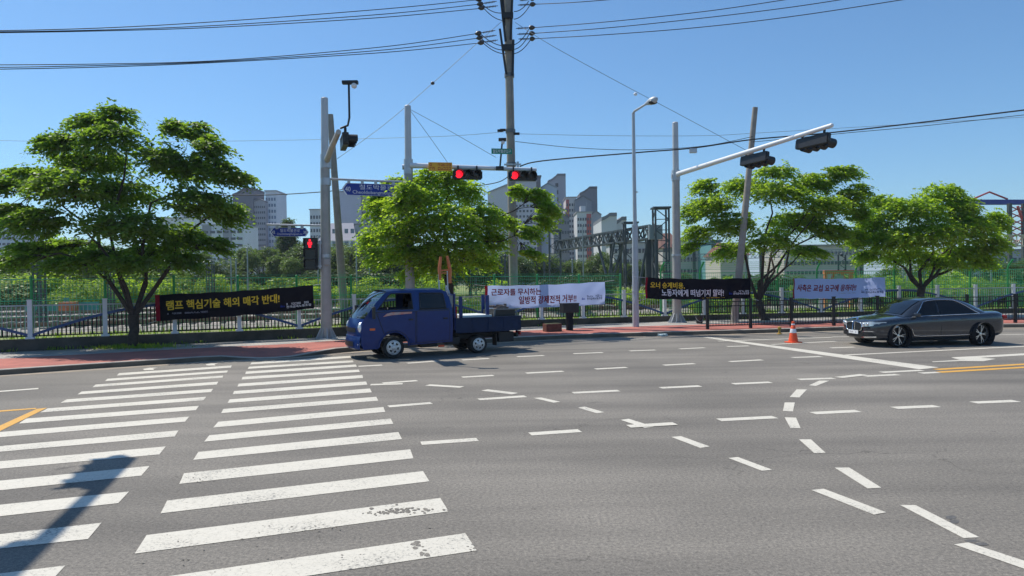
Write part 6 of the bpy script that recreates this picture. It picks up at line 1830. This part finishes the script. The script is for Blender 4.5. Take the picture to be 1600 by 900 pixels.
# bed
b = MB(); b.box((4.0, 0, .77), (2.14, 1.64, .06)); 
for x in (3.1, 3.5, 4.2, 4.7): b.box((x, 0, .68), (.08, 1.5, .12))
b.build('bed_floor', M['truck_bed'], T)
for s in (-1, 1):
    b = MB(); b.box((4.0, s * .84, .86), (2.12, .035, .42)); b.box((4.0, s * .845, 1.075), (2.14, .06, .03)); b.box((4.0, s * .845, .66), (2.14, .05, .03))
    for x in (2.96, 3.48, 4.0, 4.52, 5.04): b.box((x, s * .862, .86), (.05, .02, .40))
    b.build('side_gate', M['truck_bed'], T)
b = MB(); b.box((5.08, 0, .86), (.035, 1.66, .42)); b.box((5.085, 0, 1.075), (.06, 1.7, .03)); b.build('tail_gate', M['truck_bed'], T)
b = MB(); b.box((2.93, 0, .98), (.04, 1.66, .5))
for y in (-.78, -.26, .26, .78): b.box((2.93, y, 1.45), (.045, .05, .7))
b.box((2.93, 0, 1.78), (.05, 1.64, .05)); b.build('headboard', M['truck_blue'], T)
for (x, y, z) in ((3.22, -.55, 1.72), (4.06, -.62, 1.74), (4.34, .35, 1.74)):
    b = MB(); b.box((x, y, (z + .8) / 2), (.10, .06, z - .8)); b.build('stake', M['truck_blue'], T)
b = MB(); b.box((4.62, -.55, .46), (.5, .45, .3)); b.build('tool_locker', M['chassis'], T, bevel=.02)
for s in (-1, 1):
    b = MB(); b.box((4.26, s * .68, .38), (.02, .3, .34)); b.build('mud_flap', M['black'], T)
    b = MB(); b.box((5.08, s * .66, .56), (.05, .3, .12)); b.build('tail_light', M['red_lamp'], T, bevel=.01)
b = MB(); b.box((4.98, 0, .5), (.06, 1.6, .12)); b.build('rear_bumper', M['chassis'], T)
for s in (-1, 1):
    wheel(T, (XF, s * .80, .315), .315, .20, .205, M['hub'], 6, s, dish=True)
    wheel(T, (XR, s * .80, .275), .275, .34, .185, M['hub'], 6, s, dish=True)
# orange loading hoist behind the cab
b = MB()
for (x0, z0, x1, z1) in ((2.66, 2.22, 2.70, 2.92), (2.98, 2.12, 2.90, 2.94)):
    b.path([(x0, -.30, z0), ((x0 + x1) / 2 + (.05 if x0 > 2.8 else -.03), -.30, (z0 + z1) / 2), (x1, -.30, z1)], [.05, .058, .045], 8)
b.bar((2.62, -.30, 2.50), (2.98, -.30, 2.52), .05, .05); b.bar((2.62, -.30, 2.42), (2.98, -.30, 2.44), .03, .03)
hst = b.build('loading_hoist', M['orange'], T, smooth=40)
b = MB(); b.tube((2.66, -.30, 1.2), (2.62, -.30, 2.5), .022, n=8); b.tube((2.92, -.30, 1.1), (2.90, -.30, 2.5), .022, n=8); b.tube((2.9, -.12, 1.0), (2.9, -.2, 2.05), .03, n=8); b.path([(2.9, -.45, 1.1), (2.97, -.5, 1.5), (2.9, -.4, 1.9), (2.84, -.3, 2.05)], .02, 6); b.build('support_tube', M['galv'], hst)
b = MB(); b.box((2.9, -.45, 1.62), (.14, .2, .3)); b.build('hoist_motor', M['steel_pale'], hst, bevel=.02)
b = MB(); b.tube((3.02, -.66, .95), (3.02, -.66, 1.42), .035, n=10); b.build('fire_extinguisher', M['red_lamp'], T)
# load on the bed
def on_bed(x, y, z): return Vector((org.x, org.y, 0)) + ux * x + uy * y + Vector((0, 0, z))
root = thing('panel_stack', 'pale foam panels stacked flat at the front of the truck bed', 'panels', on_bed(3.72, -.05, .80), a)
b = MB()
for k in range(5): b.box((rnd.uniform(-.03, .03), rnd.uniform(-.03, .03), .035 + k * .07), (.95, 1.2, .06), rnd.uniform(-.03, .03))
b.build('panel', M['foam'], root)
root = thing('equipment_case', 'black equipment crate heaped with tools at the rear of the bed', 'crate', on_bed(4.62, -.25, .80), a)
b = MB(); b.box((0, 0, .24), (.74, .8, .48)); b.build('case', M['black'], root, bevel=.02)
b = MB(); b.bar((-.40, -.42, 0), (-.33, -.42, .5), .04, .05); b.bar((.40, -.42, .02), (.40, -.42, .5), .03, .03); b.bar((-.37, -.42, .5), (.4, -.42, .5), .03, .03); b.build('frame', M['wire_grey'], root)
rr = random.Random(4)
b = MB()
for k in range(16):
    b.box((rr.uniform(-.3, .3), rr.uniform(-.35, .3), .50 + rr.uniform(0, .10)), (rr.uniform(.06, .25), rr.uniform(.05, .2), rr.uniform(.03, .1)), rr.uniform(0, 3))
b.build('tools', M['clutter'], root)
root = thing('loading_ramp', 'pale metal loading ramp sticking out behind the truck bed', 'ramp', on_bed(5.12, .2, .80), a)
b = MB(); b.bar((-.3, 0, 0.02), (.35, 0, .06), .28, .03); b.bar((-.3, .16, 0.05), (.4, .16, .10), .03, .05); b.build('plate', M['foam'], root)

# ------------------------------------------------------------------ grey sedan
Pf, Pr = G(1407.5, 543.5), G(1532.5, 538)
a = math.atan2(Pr.y - Pf.y, Pr.x - Pf.x)
CF, CRr = 1.00, 4.10
mid = (Pf + Pr) / 2
ux = Vector((math.cos(a), math.sin(a), 0)); uy = Vector((-ux.y, ux.x, 0))
org = mid - ux * ((CF + CRr) / 2) + uy * 0.90
a -= R(8.5)
ux = Vector((math.cos(a), math.sin(a), 0)); uy = Vector((-ux.y, ux.x, 0))
org = mid - ux * ((CF + CRr) / 2 * 0.86) + uy * 0.84 - ux * 0.06
C = thing('sedan_car', 'dark grey executive sedan waiting beyond the stop line', 'car', (org.x, org.y, 0), a)
XS = [-.02, .03, .12, .30, .58, .90, 1.30, 1.62, 2.1, 2.8, 3.4, 3.9, 4.3, 4.65, 4.92, 5.06, 5.12]
WS = [.58, .72, .84, .925, .962, .968, .965, .962, .965, .97, .97, .97, .965, .945, .90, .82, .70]
ZB = [.34, .26, .22, .20, .19, .18, .18, .18, .18, .18, .18, .18, .20, .23, .28, .32, .40]
ZD = [.72, .80, .845, .885, .92, .95, .972, .985, 1.0, 1.0, 1.0, 1.02, 1.055, 1.075, 1.08, 1.05, .95]      # deck line at the centre
ZS = [.66, .72, .76, .795, .83, .86, .885, .905, .925, .945, .955, .965, .975, .98, .965, .93, .86]          # shoulder
rows = []
for x, w, zb, zd, zs in zip(XS, WS, ZB, ZD, ZS):
    half = [(0, zb), (w * .60, zb), (w * .90, zb + .01), (w * .975, zb + .10), (w * .995, (zb + zs) * .46), (w * 1.0, zs - .20), (w * .995, zs - .10), (w * .965, zs - .02), (w * .90, zs + (zd - zs) * .38), (w * .55, zs + (zd - zs) * .86), (0, zd)]
    rows.append([Vector((x, -y, z)) for y, z in half] + [Vector((x, y, z)) for y, z in reversed(half[1:-1])])
body = MB()
m_ = len(rows[0])
vs = [p for r in rows for p in r]
fs = [(i * m_ + k, i * m_ + (k + 1) % m_, (i + 1) * m_ + (k + 1) % m_, (i + 1) * m_ + k) for i in range(len(rows) - 1) for k in range(m_)]
fs += [tuple(range(m_)), tuple(range((len(rows) - 1) * m_, len(rows) * m_))]
body.add(vs, fs)
bo = body.build('body', M['car_paint'], C, smooth=50)
sub = bo.modifiers.new('s', 'SUBSURF'); sub.levels = 2; sub.render_levels = 2
cutters = []
for x in (CF, CRr):
    for s in (-1, 1):
        k = MB(); k.lathe([(0, -.20), (.368, -.20), (.368, .20), (0, .20)], 40, Matrix.Translation((x, s * .92, .345)) @ Matrix.Rotation(R(90), 4, 'X'))
        co = k.build('cutter', M['chassis'], C, merge=True)
        md = bo.modifiers.new('b', 'BOOLEAN'); md.operation = 'DIFFERENCE'; md.object = co; md.solver = 'EXACT'
        cutters.append(co)
bpy.context.view_layer.update()
dg = bpy.context.evaluated_depsgraph_get()
nm = bpy.data.meshes.new_from_object(bo.evaluated_get(dg))
bo.modifiers.clear()
bo.data = nm
nm.polygons.foreach_set('use_smooth', [True] * len(nm.polygons)); nm.set_sharp_from_angle(angle=R(45))
for co in cutters: bpy.data.objects.remove(co)
for x in (CF, CRr):                                         # dark wheel wells
    for s in (-1, 1):
        k = MB(); k.lathe([(.372, -.19), (.372, .17), (0, .17)] if s < 0 else [(.372, .19), (.372, -.17), (0, -.17)], 32, Matrix.Translation((x, s * .90, .345)) @ Matrix.Rotation(R(-90), 4, 'X'))
        k.build('wheel_well', M['chassis'], C, smooth=40)
def wsurf(x): return float(np.interp(x, XS, WS)) * 1.0
# greenhouse
GX = [1.22, 1.45, 1.73, 2.00, 2.27, 2.60, 2.95, 3.30, 3.62, 3.95, 4.25, 4.42]
GZ = [.965, 1.11, 1.28, 1.405, 1.465, 1.49, 1.488, 1.462, 1.405, 1.30, 1.165, 1.08]
GW = [.72, .69, .66, .63, .615, .61, .61, .61, .605, .60, .61, .62]
def belt(x): return float(np.interp(x, [1.22, 2.0, 2.8, 3.8, 4.42], [.90, .935, .955, .975, 1.0]))
def belt_w(x): return wsurf(x) * float(np.interp(x, [1.22, 1.6, 3.9, 4.42], [.88, .915, .915, .82]))
def gtop(x): return float(np.interp(x, GX, GZ))
def gwid(x): return float(np.interp(x, GX, GW))
def gside(x, t, s=-1, off=0.0):                             # t 0 belt .. 1 roof edge
    z0, z1 = belt(x), gtop(x) - .035
    y0, y1 = belt_w(x), gwid(x)
    bul = .035 * math.sin(math.pi * min(1, t))
    return Vector((x, s * (y0 + (y1 - y0) * t + bul + off), z0 + (z1 - z0) * t + off * .3))
gr = []
xs_g = list(np.linspace(1.22, 4.42, 40))
for x in xs_g:
    h = [gside(x, t, -1) for t in (0, .2, .4, .6, .8, 1.0)]
    z, w = gtop(x), gwid(x)
    c_ = [Vector((x, -w * .85, z - .012)), Vector((x, -w * .5, z)), Vector((x, 0, z + .008))]
    half = h + c_
    gr.append(half + [Vector((p.x, -p.y, p.z)) for p in reversed(half[:-1])])
b = MB(); b.grid(gr); b.build('roof', M['car_paint'], C, smooth=50)
def top_patch(x0, x1, fw, off, n=12):
    rows = []
    for x in np.linspace(x0, x1, n):
        z, w = gtop(x), gwid(x)
        rows.append([Vector((x - (off * .6 if x < 2.2 else -off * .6), w * k / 6 * fw, z + .008 - .012 * (abs(k) / 6) ** 2 * 1.6 + off)) for k in range(-6, 7)])
    b = MB(); b.grid(rows); return b
top_patch(1.27, 2.06, .94, .008).build('windscreen', M['glass_dark'], C, smooth=60)
top_patch(3.42, 4.28, .90, .010).build('rear_window', M['glass_dark'], C, smooth=60)
def side_win(xa0, xa1, xb0, xb1, t0, t1, nm):               # slanted edges: front edge xa0 (belt) -> xa1 (roof), rear edge xb0 -> xb1
    for s in (-1, 1):
        rows = []
        for t in np.linspace(t0, t1, 7):
            f = (t - t0) / (t1 - t0)
            rows.append([gside(xa0 + (xa1 - xa0) * f + ((xb0 + (xb1 - xb0) * f) - (xa0 + (xa1 - xa0) * f)) * k / 10, t, s, .008) for k in range(11)])
        b = MB(); b.grid(rows); b.build(nm, M['glass_dark'], C, smooth=60)
side_win(1.62, 2.12, 2.50, 2.54, .05, .88, 'front_side_window')
side_win(2.56, 2.60, 3.55, 3.30, .05, .88, 'rear_side_window')
side_win(3.59, 3.34, 4.02, 3.56, .05, .82, 'quarter_window')
for s in (-1, 1):
    b = MB()
    lp = [gside(x, .0, s, .014) for x in np.linspace(1.50, 4.08, 20)]
    b.path(lp, .011, 6)
    up_l = [gside(1.50 + (2.10 - 1.50) * f, f * .93, s, .014) for f in np.linspace(0, 1, 8)] + [gside(x, .93, s, .014) for x in np.linspace(2.2, 3.25, 8)] + [gside(3.25 + (4.08 - 3.25) * f, .93 * (1 - f ** 1.6), s, .014) for f in np.linspace(.15, 1, 8)]
    b.path(up_l, .012, 6)
    b.build('window_trim', M['chrome'], C, smooth=60)
    b = MB(); b.bar(gside(2.53, .02, s, .01), gside(2.57, .9, s, .01), .045, .012, up=(0, 1, 0)); b.build('centre_pillar', M['black'], C)
    # side skirt chrome and vent
    b = MB(); b.path([Vector((x, s * (wsurf(x) * .998 + .004), z)) for x, z in ((1.45, .56), (1.48, .44), (1.54, .345), (1.8, .33), (3.0, .335), (3.6, .35))], [.012, .016, .014, .012, .012, .01], 6); b.build('side_trim', M['chrome'], C, smooth=50)
    # shut lines
    b = MB()
    for pts in ([(1.36, .88), (1.36, .6), (1.42, .32)], [(2.54, .94), (2.56, .6), (2.54, .32)], [(3.72, .96), (3.62, .74)], [(1.58, .28), (2.9, .28), (3.4, .29)]):
        P = []
        for x, z in pts:
            P.append(Vector((x, s * (wsurf(x) * float(np.interp(z, [.18, .3, .5, .75, .85, .93, .98], [.9, .978, .996, 1.0, .996, .966, .93])) + .001), z)))
        b.path(P, .006, 4)
    b.build('shut_line', M['black'], C)
    for x in (2.32, 3.42):
        b = MB(); b.box((x, s * (wsurf(x) * .992 + .012), .835), (.2, .03, .03)); b.build('door_handle', M['car_paint'], C, bevel=.01)
    b = MB(); b.box((1.62, s * 1.0, .985), (.14, .20, .12)); mo = b.build('mirror', M['car_paint'], C, bevel=.03); b = MB(); b.bar((1.63, s * .88, .945), (1.62, s * .98, .955), .06, .03); b.build('mirror_arm', M['chrome'], mo)
# front end: sheets following the nose
FY = [(0, -.035), (.3, -.03), (.56, -.015), (.71, .03), (.81, .12), (.90, .30), (.945, .58)]
def nose(y, off=0.0): return float(np.interp(abs(y), [q[0] for q in FY], [q[1] for q in FY])) - off
def nose_patch(y0, y1, za, zb, off, n=8, slope=0.0):
    rows = []
    for v in np.linspace(0, 1, 4):
        row = []
        for y in np.linspace(y0, y1, n):
            f = (y - y0) / (y1 - y0)
            z = za(f) + (zb(f) - za(f)) * v
            row.append(Vector((nose(y, off) + max(0, z - .62) * slope, y, z)))
        rows.append(row)
    b = MB(); b.grid(rows); return b
for s in (-1, 1):
    b = nose_patch(s * .06, s * .40, lambda f: .49 + .02 * f, lambda f: .745 - .03 * f, .022, slope=.2); gk = b.build('grille', M['black'], C)
    b = MB()
    ring = [Vector((nose(y, .03) + max(0, z - .62) * .2, y, z)) for y, z in ((s * .05, .485), (s * .05, .75), (s * .2, .75), (s * .36, .735), (s * .43, .68), (s * .41, .52), (s * .3, .485))]
    b.path(ring + [ring[0]], .013, 6); 
    b.build('grille_frame', M['chrome'], gk, smooth=60)
    b = MB()
    for k in range(8):
        y = s * (.09 + k * .04); b.tube((nose(y, .028), y, .50), (nose(y, .028) + .014, y, .72), .005, n=5)
    b.build('grille_slat', M['steel'], gk)
    b = nose_patch(s * .42, s * .935, lambda f: .60 + .08 * f, lambda f: .75 + .06 * f - .03 * (f > .8), .014, 12, slope=.1); hl = b.build('headlight', M['lens'], C, smooth=60)
    b = MB()
    for y in (.52, .66): b.ball((nose(y, .012), s * y, .69 + (.02 if y > .6 else 0)), .055, 12, (.5, 1, .9))
    b.build('bulb', M['chrome'], hl, smooth=60)
    b = nose_patch(s * .44, s * .88, lambda f: .60 + .08 * f, lambda f: .615 + .08 * f, .018, 12, slope=.1); b.build('light_brow', M['chrome'], hl, smooth=60)
    b = nose_patch(s * .50, s * .86, lambda f: .33, lambda f: .45 + .02 * f, .012, 10); ik = b.build('air_intake', M['black'], C)
    b = nose_patch(s * .48, s * .87, lambda f: .46 + .02 * f, lambda f: .485 + .02 * f, .022, 10); b.build('intake_trim', M['chrome'], ik)
    b = nose_patch(s * .42, s * .86, lambda f: .275 + .03 * f, lambda f: .31 + .03 * f, .02, 10); b.build('intake_trim', M['chrome'], ik)
    b = MB(); b.box((5.07, s * .70, .86), (.16, .34, .12)); b.build('tail_light', M['red_lamp'], C, bevel=.03)
b = nose_patch(-.48, .48, lambda f: .29, lambda f: .42, .014, 10); b.build('lower_intake', M['black'], C)
b = MB(); b.box((nose(0) - .03, 0, .435), (.02, .52, .115)); lp = b.build('number_plate', M['plate'], C, bevel=.005)
b = MB()
bars_on(b, lambda u, v: Vector((nose(0) - .0425, .22 - u * .44, .48 - v * .09)), 0, 1, .2, .8, 8, 2); b.build('plate_characters', M['txt_grey'], lp)
Mb = Matrix.Translation((.09, 0, .845)) @ Matrix.Rotation(R(-35), 4, 'Y')
b = MB(); b.lathe([(0, .008), (.045, .006), (.05, 0)], 20, Mb); bd = b.build('badge', M['chrome'], C)
b = MB(); b.lathe([(0, .0), (.034, .0)], 8, Mb @ Matrix.Translation((0, 0, .011)), arc=R(90)); b.lathe([(0, .0), (.034, .0)], 8, Mb @ Matrix.Translation((0, 0, .011)) @ Matrix.Rotation(R(180), 4, 'Z'), arc=R(90)); b.build('badge_quarter', M['txt_blue'], bd)
b = MB(); b.box((2.75, 0, .19), (3.2, 1.5, .06)); b.build('underbody', M['chassis'], C)
for s in (-1, 1):
    for x in (CF, CRr): wheel(C, (x, s * .872, .345), .348, .20, .290, M['alloy'], 5, s)
C.scale = (0.86, 0.96, 0.985)

# ------------------------------------------------------------------ thin summer haze over the far blocks
b = MB(); b.box((0, 1300, 44.0), (5200, 4500, 91.0))
hz = b.build('haze', M['white'])
tag(hz, kind='stuff')
hm = bpy.data.materials.new('haze')
hm.use_nodes = True
hm.node_tree.nodes.clear()
ho = hm.node_tree.nodes.new('ShaderNodeOutputMaterial')
hv = hm.node_tree.nodes.new('ShaderNodeVolumePrincipled')
hv.inputs['Color'].default_value = (0.80, 0.88, 1.0, 1)
hv.inputs['Density'].default_value = 0.00032
hv.inputs['Anisotropy'].default_value = 0.2
hm.node_tree.links.new(hv.outputs[0], ho.inputs['Volume'])
hz.data.materials.clear(); hz.data.materials.append(hm)
